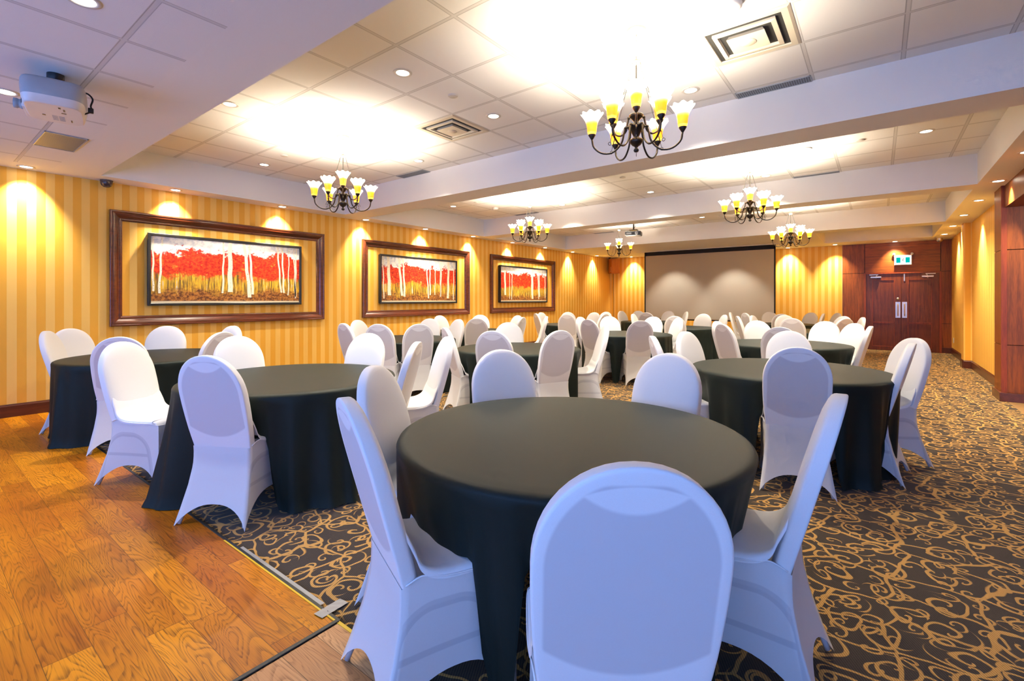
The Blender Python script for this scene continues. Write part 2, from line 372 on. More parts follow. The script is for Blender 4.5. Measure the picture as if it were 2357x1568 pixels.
def thing(name, label, cat, loc=(0, 0, 0), rz=0.0, group=None):
    o = bpy.data.objects.new(name, None); COL.objects.link(o); o.empty_display_size = .1
    o.location = loc; o.rotation_euler = (0, 0, rz); o['label'] = label; o['category'] = cat
    if group: o['group'] = group
    return o
def tag(o, label, cat, group=None):
    o['label'] = label; o['category'] = cat
    if group: o['group'] = group
    return o
def struct(o): o['kind'] = 'structure'; return o
def copy_tree(o, parent=None):
    kids = list(o.children); c = o.copy(); COL.objects.link(c)
    if parent: c.parent = parent
    for k in kids: copy_tree(k, c)
    return c
def ordn(i): return ['first','second','third','fourth','fifth','sixth','seventh','eighth','ninth','tenth','eleventh'][i]
# ------------------------------------------------------------------ room shell
XL, XR, YF, YB = -7.891, 1.457, 16.217, -2.6
S, T = 2.873, 3.275                      # soffit and tray ceiling heights
XT0, XT1 = -7.536, 1.03                  # tray sides
TR = [(1.55, 4.92), (5.366, 8.685), (9.081, 12.466)]
FY = 9.02                                # the wooden end of the doorway recess

m = MB(); m.quad([(XL, YB, 0), (1.36, YB, 0), (1.36, 17, 0), (XL, 17, 0)]); m.quad([(1.36, FY, 0), (1.9, FY, 0), (1.9, 17, 0), (1.36, 17, 0)])
struct(m.make('floor', 'carpet', weld=1e-4))
m = MB(); m.box((1.36, YB, -.02), (4.6, FY, .001)); struct(m.make('floor_foyer', 'tan'))
# dance floor panels lie on the carpet
m = MB(); m.box((XL + .012, YB, .0005), (-1.803, 1.132, .008)); struct(m.make('floor_planks', 'planks'))
m = MB(); m.box((-1.783, YB, .0005), (1.25, 1.128, .007)); struct(m.make('floor_pale_planks', 'planks2'))
m = MB(); m.box((XL + .02, 1.132, .0005), (-1.79, 1.150, .010), 0, .003); struct(m.make('trim_1', 'blackedge'))
m = MB(); m.box((-2.9, 1.126, .008), (-1.80, 1.134, .0105)); m.box((-1.79, 1.128, .0005), (1.25, 1.142, .009)); struct(m.make('trim_2', 'yellow'))
m = MB(); m.box((-1.806, YB, .006), (-1.786, 1.14, .014), 0, .004); struct(m.make('trim_3', 'blackedge'))
def tape(pts, w, seed):
    random.seed(seed); m = MB(); a, b = Vector(pts[0]), Vector(pts[1]); d = (b - a); n = Vector((-d.y, d.x, 0)).normalized() * w
    rows = []
    for i in range(41):
        f = i / 40; p = a + d * f
        rows.append([tuple(p + n * (k / 8 - .5) + Vector((0, 0, .0010 + .0003 * math.sin(i * .55 + k * .9 + seed) + .0004 * random.random()))) for k in range(9)])
    m.grid(rows); return m.make('tape_strip', 'tape')
tag(tape([(-1.885, 1.10, .0115), (-1.90, 1.235, .004)], .055, 1), 'crumpled silver tape stuck over the corner of the wooden dance floor', 'tape')
tag(tape([(-2.75, 1.152, .006), (-1.95, 1.155, .006)], .03, 2), 'long silver tape strip along the dance floor edge beside the carpet', 'tape')

# walls
m = MB(); m.quad([(XL, YB, 0), (XL, YF, 0), (XL, YF, S + .1), (XL, YB, S + .1)]); struct(m.make('wall_left', 'wall_y'))
m = MB(); m.quad([(XL, YF, 0), (-.80, YF, 0), (-.80, YF, S + .1), (XL, YF, S + .1)]); struct(m.make('wall_far', 'wall_x'))
m = MB()
m.quad([(XR, 9.5, 0), (XR, YF, 0), (XR, YF, S + .1), (XR, 9.5, S + .1)], 0)
m.quad([(1.335, 12.93, 0), (1.335, 13.25, 0), (1.335, 13.25, S), (1.335, 12.93, S)], 0)
m.quad([(1.335, 12.93, 0), (XR, 12.93, 0), (XR, 12.93, S), (1.335, 12.93, S)], 1)
m.quad([(1.335, 13.25, 0), (XR, 13.25, 0), (XR, 13.25, S), (1.335, 13.25, S)], 1)
struct(m.make('wall_right', ['wall_y', 'wall_x']))
# back wall with the daylight windows behind the camera
m = MB(); WINS = [(-7.0, -5.2), (-4.9, -3.1), (-2.8, -1.0), (-.7, 1.1), (1.7, 4.2)]
xs = [XL] + [v for w in WINS for v in w] + [4.6]
for i in range(0, len(xs), 2): m.quad([(xs[i], YB, 0), (xs[i+1], YB, 0), (xs[i+1], YB, 2.9), (xs[i], YB, 2.9)])
for a, b in WINS:
    m.quad([(a, YB, 0), (b, YB, 0), (b, YB, .55), (a, YB, .55)]); m.quad([(a, YB, 2.35), (b, YB, 2.35), (b, YB, 2.9), (a, YB, 2.9)])
struct(m.make('wall_back', 'brown_paint'))
for i, (a, b) in enumerate(WINS):
    m = MB(); z0, z1, w = .55, 2.35, .05
    for q in (((a, z0), (a + w, z1)), ((b - w, z0), (b, z1)), ((a, z0), (b, z0 + w)), ((a, z1 - w), (b, z1)), (((a+b)/2 - .02, z0), ((a+b)/2 + .02, z1))):
        m.box((q[0][0], YB - .03, q[0][1]), (q[1][0], YB + .03, q[1][1]))
    fr = struct(m.make('window_%d' % (i + 1), 'white_metal'))
    g = MB(); g.quad([(a, YB, z0), (b, YB, z0), (b, YB, z1), (a, YB, z1)]); g.make('window_pane', 'glass', fr)
# skirting
def skirt_run(name, segs, h=.155, d=.018):
    m = MB()
    for (x0, y0), (x1, y1) in segs:
        a, b = Vector((x0, y0, 0)), Vector((x1, y1, 0)); n = Vector((-(b-a).y, (b-a).x, 0)).normalized()
        pr = [(0, 0), (d, 0), (d, h * .86), (d * .55, h * .95), (d * .45, h), (0, h)]
        rows = [[tuple(p + n * o + Vector((0, 0, z))) for o, z in pr] for p in (a, b)]
        vs = m.grid(rows, 0, True, False); m.cap(vs[0]); m.cap(vs[1])
    return struct(m.make(name, 'base'))
skirt_run('baseboard_left', [((XL, YF), (XL, 1.15)), ((XL, 1.15), (XL, YB))])
skirt_run('baseboard_far', [((-.80, YF), (XL, YF))])
skirt_run('baseboard_right', [((XR, 9.52), (XR, 12.93)), ((XR, 12.93), (1.335, 12.93)), ((1.335, 12.93), (1.335, 13.25)), ((1.335, 13.25), (XR, 13.25)), ((XR, 13.25), (XR, YF))])

# ceiling: soffits, beams, recessed trays, flush tile field over the camera
m = MB()
def flat(x0, x1, y0, y1, z, mi): m.quad([(x0, y0, z), (x1, y0, z), (x1, y1, z), (x0, y1, z)], mi)
flat(XT0, XT1, YB, 1.137, S, 2)
flat(XT0, XT1, 1.137, TR[0][0], S, 0)
flat(XL, XT0, YB, YF, S, 0); flat(XT1, XR + .05, YB, YF, S, 0)
edges = [TR[0][1], TR[1][0], TR[1][1], TR[2][0]]
flat(XT0, XT1, edges[0], edges[1], S, 0); flat(XT0, XT1, edges[2], edges[3], S, 0)
flat(XT0, XT1, TR[2][1], 12.89, S, 0)
flat(XT0, -1.14, 12.89, YF, S, 0); flat(-1.14, XT1, 15.3, YF, S, 0)
def tray(x0, x1, y0, y1, z):
    flat(x0, x1, y0, y1, z, 1)
    for a, b in (((x0, y0), (x1, y0)), ((x1, y0), (x1, y1)), ((x1, y1), (x0, y1)), ((x0, y1), (x0, y0))):
        m.quad([(a[0], a[1], S), (b[0], b[1], S), (b[0], b[1], z), (a[0], a[1], z)], 0)
for y0, y1 in TR: tray(XT0, XT1, y0, y1, T)
tray(-1.14, XT1, 12.89, 15.3, T)
m.quad([(XR + .05, YB, S), (4.6, YB, S), (4.6, FY, S), (XR + .05, FY, S)], 0)
struct(m.make('ceiling', ['paint', 'tiles', 'tiles0'], weld=1e-4))

# wood panelling on the far wall and the double doors
DX0, DX1, DM, DZ = -.270, 1.222, .474, 2.045
m = MB()
m.box((-.80, YF - .03, .14), (DX0 - .035, YF, 2.07)); m.box((-.80, YF - .03, 2.082), (DX0 - .035, YF, S))
m.box((DX1 + .035, YF - .03, .14), (XR, YF, .742)); m.box((DX1 + .035, YF - .03, .752), (XR, YF, 2.07)); m.box((DX1 + .035, YF - .03, 2.082), (XR, YF, S))
m.box((DX0 - .023, YF - .03, 2.082), (DX1 + .023, YF, S), 1)
m.box((-.80, YF - .012, .0), (XR, YF + .01, S), 2)
struct(m.make('wall_panelling', ['mahog', 'mahog_h', 'seam']))
m = MB()
m.box((-.80, YF - .045, 0), (DX0 - .04, YF - .013, .14)); m.box((DX1 + .04, YF - .045, 0), (XR, YF - .013, .14))
struct(m.make('baseboard_doors', 'base'))
m = MB(); m.box((DX0 - .045, YF - .06, 0), (DX0, YF - .013, DZ + .03)); m.box((DX1, YF - .06, 0), (DX1 + .045, YF - .013, DZ + .03)); m.box((DX0, YF - .06, DZ), (DX1, YF - .013, DZ + .03))
struct(m.make('trim_4', 'redtrim'))
def leaf(n, x0, x1, hs):
    m = MB(); yb, yf = YF - .013, YF - .036
    st = .135
    m.box((x0, yf, .008), (x0 + st, yb, DZ - .004)); m.box((x1 - st, yf, .008), (x1, yb, DZ - .004))
    for z0, z1 in ((.008, .10), (.735, .75), (1.885, DZ - .004)): m.box((x0 + st, yf, z0), (x1 - st, yb, z1))
    m.box((x0 + st, yf + .012, .10), (x1 - st, yb, 1.885))
    for z0, z1 in ((.10, .735), (.75, 1.885)):          # raised bead round each panel, its edge highlight painted as a lighter colour
        for q in (((x0 + st, z0), (x0 + st + .012, z1)), ((x1 - st - .012, z0), (x1 - st, z1)), ((x0 + st, z0), (x1 - st, z0 + .012)), ((x0 + st, z1 - .012), (x1 - st, z1))):
            m.box((q[0][0], yf - .003, q[0][1]), (q[1][0], yf + .013, q[1][1]), 1)
    d = struct(m.make('door_%d' % n, ['door', 'redtrim']))
    hx = x1 - .065 if hs > 0 else x0 + .065
    h = MB(); h.box((hx - .052, yf - .006, .875), (hx + .052, yf, 1.295), 0, .003)
    h.make('pull_plate', 'chrome', d)['label'] = 'steel pull plate'
    h = MB(); h.tube([(hx, yf - .006, .93), (hx, yf - .04, .94), (hx, yf - .045, .98), (hx, yf - .045, 1.19), (hx, yf - .04, 1.23), (hx, yf - .006, 1.24)], .011)
    h.make('pull_handle', 'brass', d)['label'] = 'brass pull handle'
    cx = (-.055 if hs > 0 else 1.0)
    c = MB(); c.box((cx - .115, yf - .055, 1.935), (cx + .115, yf, 1.975), 0, .006); c.tube([(cx, yf - .03, 1.935), (cx, yf - .03, 1.915)], .014)
    ax = cx - hs * .05
    c.box((ax - .09, yf - .045, 2.015), (ax + .10, yf - .02, 2.03)); c.tube([(cx + .0, yf - .03, 1.97), (ax + hs * .08, yf - .03, 2.02)], .010)
    c.make('door_closer', 'chrome', d)['label'] = 'steel door closer'
    return d
d1 = leaf(1, DX0 + .003, DM - .003, 1); d2 = leaf(2, DM + .003, DX1 - .003, -1)
k = MB(); k.lathe([(.0, .018), (.022, .016), (.032, .004), (.034, 0)], 20)
for v in k.b.verts: v.co = Vector((v.co.x, -v.co.z, v.co.y))
k.make('lock_cylinder', 'chrome', d1, (DM - .07, YF - .036, 1.375))
k = MB(); k.box((DM + .05, YF - .05, 1.84), (DM + .075, YF - .036, 2.03), 0, .003); k.make('flush_bolt', 'chrome', d2)
# right hand pillar, header over the doorway, recess wall
m = MB()
for z0, z1 in ((.12, .748), (.756, 2.012), (2.022, S)):
    m.box((1.300, FY + .035, z0), (1.62, 9.5, z1)); m.box((1.352, FY, z0), (3.6, FY + .06, z1), 0)
m.box((1.31, FY + .01, 0), (1.61, 9.49, S), 1); m.box((1.36, FY + .01, 0), (3.6, FY + .07, S), 1)
struct(m.make('wall_pillar', ['mahog', 'seam']))
m = MB(); m.box((1.296, FY - .008, .115), (1.352, FY + .036, S)); struct(m.make('trim_5', 'redtrim'))
m = MB(); m.box((1.278, FY - .028, 0), (1.63, 9.53, .118), 0, .004); m.box((1.632, FY - .028, 0), (3.6, FY - .001, .118), 0, .004); struct(m.make('baseboard_pillar', 'base'))
m = MB(); m.box((1.33, YB, 2.579), (1.60, FY - .001, S), 0); struct(m.make('wall_header', 'mahog'))
m = MB(); m.quad([(4.6, YB, 0), (4.6, FY + .1, 0), (4.6, FY + .1, S), (4.6, YB, S)]); struct(m.make('wall_foyer', 'mahog'))
m = MB(); m.box((3.6, FY, 0), (4.6, FY + .06, S)); struct(m.make('wall_foyer_end', 'mahog'))

# ------------------------------------------------------------------ wall art
def frame_mesh(y0, y1, z0, z1, w, prof, x):
    m = MB(); rows = []
    for d, h in prof:                      # d inward from the outer edge, h off the wall
        rows.append([(x + h, y0 + d, z0 + d), (x + h, y1 - d, z0 + d), (x + h, y1 - d, z1 - d), (x + h, y0 + d, z1 - d)])
    m.grid(rows, 0, True, False); return m
MP = [(0, 0), (0, .052), (.006, .058), (.020, .058), (.026, .050), (.034, .052), (.050, .050), (.070, .040), (.088, .026), (.100, .020), (.104, .024), (.116, .024), (.122, .014), (.134, .012), (.134, 0)]
PP = [(0, 0), (0, .032), (.004, .036), (.030, .036), (.036, .030), (.038, .016)]
PH = [1.272, 2.262]
ART = [
 (1.706, 4.702, 2.10, 4.262, 'largest', 'leftmost and widest', [(.012,.0,.012),(.062,-.012,.014),(.435,-.004,.013),(.478,.0,.034),(.575,.028,.026),(.612,.018,.018),(.822,.022,.013),(.858,.012,.014),(.915,-.004,.009),(.955,.008,.010),(.975,-.006,.014)]),
 (5.508, 8.517, 5.885, 8.057, 'middle', 'middle', [(.018,.006,.014),(.078,.012,.040),(.205,.030,.030),(.258,.016,.022),(.560,.026,.016),(.612,.006,.016),(.695,-.008,.010),(.762,.004,.014),(.785,-.010,.012),(.888,-.006,.032),(.972,-.008,.014)]),
 (9.322, 12.364, 9.655, 11.892, 'far', 'farthest and smallest looking', [(.078,.010,.036),(.180,-.004,.010),(.232,-.010,.012),(.640,.004,.012),(.672,-.004,.034),(.790,.014,.016),(.818,.010,.020),(.965,.0,.014)]),
]
for i, (a0, a1, b0, b1, sz, which, trunks) in enumerate(ART):
    fm = frame_mesh(a0, a1, 1.006, 2.521, .134, MP, XL + .001).make('wall_moulding', 'mould')
    tag(fm, 'walnut rectangular wall moulding around the %s birch painting' % which, 'frame moulding', 'wall mouldings round the paintings')
    r = thing('framed_painting', '%s autumn birch painting with red trees in thin black frame' % which, 'painting', (XL + .02, (b0 + b1) / 2, PH[0]), 0, 'birch paintings on the left wall')
    f = frame_mesh(b0, b1, PH[0], PH[1], .04, PP, XL + .045).make('picture_frame', 'black', r); f.location = (-r.location.x, -r.location.y, -r.location.z)
    bk = MB(); bk.box((XL + .002, b0 + .01, PH[0] + .01), (XL + .046, b1 - .01, PH[1] - .01)); q = bk.make('backing', 'black', r); q.location = f.location
    m = MB(); y0, y1, z0, z1 = b0 + .036, b1 - .036, PH[0] + .036, PH[1] - .036; xc = XL + .062
    m.quad([(xc, y0, z0), (xc, y1, z0), (xc, y1, z1), (xc, y0, z1)])
    cut = len(m.b.faces)
    random.seed(20 + i)
    for fx, lean, w in trunks:
        W, H = y1 - y0, z1 - z0; base = .05 + .14 * random.random(); rows = []; x2 = xc + .0012
        for k in range(9):
            v = base + (1 - base) * k / 8; c = y0 + W * (fx + lean * (1 - v) * 1.6 + .003 * math.sin(k * 1.7 + fx * 40)); hw = W * w * .5 * (1.05 - .3 * v)
            rows.append([(x2, max(y0, c - hw), z0 + H * v), (x2, min(y1, c + hw), z0 + H * v)])
        m.grid(rows, 1, False, False)
    uvl = m.b.loops.layers.uv.new('UVMap')
    for fc in m.b.faces:
        for lp in fc.loops: lp[uvl].uv = ((lp.vert.co.y - y0) / (y1 - y0), (lp.vert.co.z - z0) / (z1 - z0))
    q = m.make('canvas', ['canvas', 'bark'], r); q.location = f.location

# ------------------------------------------------------------------ ceiling fittings
def spot(loc, power, size, blend, aim=(0, 0, -1), col=(1, .90, .72), r=.03):
    d = bpy.data.lights.new('downlight_beam', 'SPOT'); d.energy = power; d.spot_size = math.radians(size); d.spot_blend = blend
    d.color = col; d.shadow_soft_size = r
    o = bpy.data.objects.new('downlight_beam', d); COL.objects.link(o); o.location = loc
    o.rotation_euler = Vector(aim).to_track_quat('-Z', 'Y').to_euler(); return o
proto = None
def downlight(x, y, z, label, group):
    global proto
    if proto is None:
        proto = thing('recessed_downlight', label, 'downlight', (x, y, z), 0, group)
        MB().lathe([(.052, -.001), (.055, -.006), (.072, -.006), (.080, -.001), (.080, .001)], 28).make('trim_ring', 'sprinkler', proto, shade=True)
        MB().lathe([(0, -.0035), (.030, -.0035), (.0545, -.002)], 28).make('lamp_lens', 'lamp', proto, shade=True)
        return proto
    c = copy_tree(proto); c.location = (x, y, z); c['label'] = label; c['group'] = group; return c
LY = [.93, 2.39, 3.88, 5.48, 6.98, 8.50, 10.05, 11.62, 13.20, 14.85]
for i, y in enumerate(LY):
    downlight(-7.715, y, S, 'recessed downlight over the striped left wall, %s from the front' % ordn(i), 'downlights along the left wall')
    spot((-7.715, y, S - .015), 150, 80, 1.0, (-.30, 0, -1))
RY = [7.10, 8.62, 10.12, 11.73, 13.32, 14.87]
for i, y in enumerate(RY):
    downlight(1.215, y, S, 'recessed downlight in the right side soffit, %s from the front' % ordn(i), 'downlights along the right soffit')
    spot((1.215, y, S - .015), 150, 80, 1.0, (.28, 0, -1))
for x, y, w in ((-6.95, 15.98, 'in the far corner left of the screen'), (-2.10, 15.98, 'just right of the projection screen'), (-.95, 15.85, 'left of the wood panelled doors'), (.34, 15.95, 'above the exit sign')):
    downlight(x, y, S, 'recessed downlight at the far wall, ' + w, 'downlights along the far wall')
    spot((x, y, S - .015), 170, 80, 1.0, (0, .30, -1))
for x, w in ((-5.05, 'left half'), (-3.35, 'right half')):
    downlight(x, 15.6, S, 'recessed downlight hidden behind the projection screen, ' + w, 'downlights along the far wall'); spot((x, 15.6, S - .015), 240, 80, .6, (.06, -.28, -1))
TL = [(-3.19, 2.63, 'nearest tray, by the smoke cap near its front'), (-5.05, 2.02, 'nearest tray, close to the front beam edge'), (-6.92, 3.22, 'nearest tray, towards the left wall'), (-5.04, 4.43, 'nearest tray, beside the long grille'), (-3.19, 3.83, 'nearest tray, next to the left air diffuser'), (-1.365, 4.46, 'nearest tray, right of the big chandelier'),
      (-6.93, 7.03, 'second tray, nearest the left wall'), (-5.08, 8.27, 'second tray, right of the left chandelier'), (-3.22, 8.24, 'second tray, at its middle'), (-1.385, 8.26, 'second tray, right of the right chandelier'), (.43, 7.18, 'second tray, at its right end'), (-3.255, 11.48, 'third tray, between its two chandeliers'), (.43, 11.0, 'third tray, at its right end'), (-6.92, 10.9, 'third tray, near the left wall')]
for x, y, w in TL:
    downlight(x, y, T, 'recessed downlight in the ' + w, 'downlights in the ceiling trays')
    spot((x, y, T - .015), 140 if y < 5 else 205, 112, .8)
for x, y, w in ((-3.19, .585, 'flush ceiling at the top edge above the projector'), (-5.05, .50, 'flush ceiling right behind the near projector')):
    downlight(x, y, S, 'recessed downlight in the ' + w, 'downlights in the flush ceiling'); spot((x, y, S - .015), 35, 100, .8)

def disc(x, y, label, nm='sprinkler_cover', cat='sprinkler cover', r=.045, h=.012, z=T):
    o = MB().lathe([(0, -h), (r * .9, -h), (r, -h * .7), (r, 0)], 24).make(nm, 'sprinkler', None, (x, y, z), shade=True); tag(o, label, cat); return o
disc(-3.17, 3.21, 'round sprinkler cap beside the left air diffuser in the nearest tray')
disc(-6.27, 3.18, 'round sprinkler cap left of the nearest left chandelier')
disc(-3.18, 6.98, 'round sprinkler cap in the middle of the second tray')
disc(-6.30, 7.02, 'round sprinkler cap left of the second tray left chandelier')
disc(-.17, 7.09, 'round sprinkler cap in the second tray right of the speaker disc')
disc(-.75, 7.09, 'white ceiling disc in the second tray right of the right chandelier', 'ceiling_speaker', 'ceiling speaker', .085, .012)
disc(-1.40, 12.13, 'white ceiling disc in the third tray behind its chandelier', 'ceiling_speaker', 'ceiling speaker', .085, .012)
def detector(x, y, label, r):
    t = thing('smoke_detector', label, 'smoke detector', (x, y, T))
    MB().lathe([(r * 1.05, 0), (r * 1.05, -.012), (r, -.014)], 28).make('base_plate', 'sprinkler', t, shade=True)
    MB().lathe([(r * .98, -.013), (r * .95, -.035), (r * .7, -.05), (0, -.052)], 28).make('detector_head', 'white_metal', t, shade=True)
detector(-6.33, 7.67, 'white smoke detector in the second tray near its left chandelier', .06)
detector(-.76, 3.30, 'large white smoke detector at the top edge above the right diffuser', .075)

def diffuser(x0, y0, label):
    t = thing('air_diffuser', label, 'air diffuser', (x0 + .3045, y0 + .3045, T), 0, 'square ceiling air diffusers')
    def sq(m, a, za, b, zb, mi=0):
        pa = [(-a, -a, za), (a, -a, za), (a, a, za), (-a, a, za)]; pb = [(-b, -b, zb), (b, -b, zb), (b, b, zb), (-b, b, zb)]
        m.grid([pa, pb], mi, True, False)
    m = MB(); sq(m, .304, -.002, .285, -.010); sq(m, .285, -.010, .245, -.010); sq(m, .245, -.010, .225, .05); m.make('frame', 'cream', t)
    m = MB(); sq(m, .205, -.016, .175, -.020); sq(m, .175, -.020, .155, .035); sq(m, .205, -.016, .20, .03); m.make('cone', 'cream', t)
    m = MB(); m.quad([(-.125, -.125, -.028), (.125, -.125, -.028), (.125, .125, -.028), (-.125, .125, -.028)]); sq(m, .125, -.028, .10, .02); m.lathe([(0, -.034), (.05, -.034), (.055, -.029)], 20); m.make('centre_plate', 'cream', t)
    m = MB(); m.quad([(-.30, -.30, -.0012), (.30, -.30, -.0012), (.30, .30, -.0012), (-.30, .30, -.0012)]); m.make('duct_opening', 'duct', t)
diffuser(-4.104, 3.533, 'square cream air diffuser left of centre in the nearest tray')
diffuser(-1.062, 3.533, 'square cream air diffuser at top right beside the big chandelier')
def grille(x0, x1, y0, y1, z, label):
    t = thing('return_grille', label, 'ceiling grille', ((x0+x1)/2, (y0+y1)/2, z), 0, 'perforated return air grilles'); a, b = (x1-x0)/2, (y1-y0)/2
    MB().box((-a + .006, -b + .006, -.006), (a - .006, b - .006, -.001)).make('perforated_panel', 'grille', t)
    m = MB()
    for q in ((-a, -b, a, -b + .008), (-a, b - .008, a, b), (-a, -b, -a + .008, b), (a - .008, -b, a, b)): m.box((q[0], q[1], -.009), (q[2], q[3], -.0005))
    m.make('frame', 'grey_plastic', t)
grille(-6.535, -5.93, .832, 1.132, S, 'grey perforated grille in the ceiling beside the near projector')
grille(-5.93, -5.325, 4.755, 4.915, T, 'grey perforated grille against the first beam, left half')
grille(-1.062, -.46, 4.78, 4.915, T, 'grey perforated grille against the first beam below the right diffuser')
grille(-6.54, -5.93, 8.58, 8.68, T, 'grey perforated grille against the second beam, behind the left chandelier')
grille(-1.062, -.46, 8.58, 8.68, T, 'grey perforated grille against the second beam, right of the right chandelier')
grille(-6.54, -5.93, 12.36, 12.46, T, 'grey perforated grille against the third beam, behind the smallest chandelier')
# ------------------------------------------------------------------ chandeliers
def spline(pts, n=24):
    P = [Vector(p) for p in pts]; out = []
    P = [P[0] * 2 - P[1]] + P + [P[-1] * 2 - P[-2]]
    seg = len(P) - 3
    for i in range(n + 1):
        u = i / n * seg; k = min(int(u), seg - 1); f = u - k; a, b, c, d = P[k:k+4]
        out.append(.5 * ((2*b) + (c - a)*f + (2*a - 5*b + 4*c - d)*f*f + (3*b - a - 3*c + d)*f**3))
    return out
def shade_mesh():
    prof = [(.020, .0), (.028, .006), (.033, .025), (.036, .055), (.040, .080), (.048, .102), (.060, .124), (.073, .142), (.078, .150), (.076, .151), (.058, .126), (.045, .102), (.037, .080), (.030, .02)]
    def wave(k, a, r, z):
        f = max(0, (z - .085) / .066) ** 1.5
        return r * (1 + .075 * f * math.cos(8 * a)), z + .007 * f * math.cos(8 * a + .6)
    return MB().lathe(prof, 40, wave=wave)
def chandelier(label, x, y, n_low, n_up, rot):
    t = thing('chandelier', label, 'chandelier', (x, y, T), rot, 'amber glass chandeliers')
    MB().lathe([(0, -.030), (.030, -.030), (.060, -.020), (.072, -.004), (.072, 0)], 28).make('canopy', 'overlit_bronze', t, shade=True)
    m = MB()
    for k in range(9): m.ring((0, 0, -.045 - k * .019), .011, .0025, 'x' if k % 2 else 'y', 10, 5)
    m.make('chain', 'overlit_bronze', t, shade=True)
    MB().lathe([(0, -.205), (.012, -.207), (.016, -.217), (.034, -.222), (.036, -.232), (.026, -.246), (0, -.25)], 20).make('hub', 'overlit_bronze', t, shade=True)
    MB().tube([(0, 0, -.245), (0, 0, -.60)], .005, 8).make('rod', 'bronze', t)
    MB().lathe([(0, -.585), (.012, -.588), (.020, -.597), (.048, -.600), (.052, -.608), (.046, -.622), (.034, -.628), (.022, -.645), (.014, -.665), (.022, -.672), (.056, -.676), (.062, -.688), (.056, -.702), (.040, -.712), (.030, -.735), (.020, -.755), (.017, -.768), (.042, -.775), (.048, -.782), (.044, -.800), (.030, -.818), (.014, -.828), (.008, -.838), (.016, -.846), (.019, -.856), (.014, -.866), (0, -.870)], 24).make('body', 'bronze', t, shade=True)
    lights = []
    first = {}
    def arm(ang, kind):
        if kind == 'low': pts = [(.050, 0, -.690), (.075, 0, -.690), (.085, 0, -.725), (.105, 0, -.800), (.165, 0, -.858), (.240, 0, -.858), (.298, 0, -.812), (.313, 0, -.752)]; R, zc = .313, -.752
        else: pts = [(.040, 0, -.612), (.060, 0, -.612), (.068, 0, -.640), (.085, 0, -.700), (.125, 0, -.722), (.172, 0, -.700), (.190, 0, -.655)]; R, zc = .190, -.655
        if kind not in first:
            a = MB().tube(spline(pts, 26), .0068, 8); a.lathe([(0, .012), (.011, .008), (.011, -.006), (0, -.010)], 10, (pts[1][0], 0, pts[1][2]))
            ao = a.make('arm', 'bronze', t, shade=True); ao.rotation_euler = (0, 0, ang)
            cu = MB().lathe([(.008, 0), (.010, .004), (.026, .030), (.027, .036), (.020, .038), (0, .038)], 20, (R, 0, zc)).make('candle_cup', 'bronze', ao, shade=True)
            sh = shade_mesh().make('glass_shade', 'shade', t, shade=True); first[kind] = (ao, sh)
        else:
            ao0, sh0 = first[kind]; ao = copy_tree(ao0, t); ao.rotation_euler = (0, 0, ang)
            sh = sh0.copy(); COL.objects.link(sh); sh.parent = t
        sh.location = (R * math.cos(ang), R * math.sin(ang), zc + .034); sh.rotation_euler = (0, 0, ang)
        lights.append((R * math.cos(ang + rot) + x, R * math.sin(ang + rot) + y, T + zc + .034 + .115))
    for k in range(n_low): arm(2*PI*(k + .5)/n_low, 'low')
    for k in range(n_up): arm(2*PI*k/n_up, 'up')
    w0 = None
    for k in range(n_low):
        a = 2*PI*k/n_low
        if w0 is None:
            w = MB(); p0, p1 = Vector((.030, 0, -.236)), Vector((.205, 0, -.815))
            w.tube([p0, p1], .0016, 6); w.ring((.208, 0, -.826), .011, .0022, 'y', 12, 5); w.tube([p0 + (p1-p0)*.86, p0 + (p1-p0)*.92], .0035, 6)
            w0 = w.make('suspension_wire', 'bronze', t); w0.rotation_euler = (0, 0, a)
        else:
            c = w0.copy(); COL.objects.link(c); c.parent = t; c.rotation_euler = (0, 0, a)
    return lights
CHAND = [(-5.0, 3.235, 6, 3, 'chandelier left of centre in the nearest tray, above the largest painting', 12),
         (-1.37, 3.235, 6, 3, 'largest looking amber glass chandelier, at upper right near the camera', 12),
         (-5.0, 7.03, 6, 3, 'chandelier in the second tray on the left, by the paintings wall', 4),
         (-1.37, 7.03, 6, 3, 'chandelier in the second tray on the right, before the panelled doors', 4),
         (-5.0, 10.77, 3, 2, 'smallest five light chandelier, far left in front of the screen', 2),
         (-1.37, 10.77, 6, 3, 'chandelier in the third tray at far right of the screen', 3)]
def bulb(p, e):
    d = bpy.data.lights.new('bulb_light', 'POINT'); d.energy = e; d.color = (1, .89, .72); d.shadow_soft_size = .018
    o = bpy.data.objects.new('bulb_light', d); COL.objects.link(o); o.location = p
for x, y, nl, nu, lb, nlt in CHAND:
    rot = math.atan2(-y, -x)
    ls = chandelier(lb, x, y, nl, nu, rot)
    tot = (118.0 if nl == 6 else 130.0) * (1.0 if y < 5 else 1.35)
    for p in ls: bulb(p, tot / len(ls))

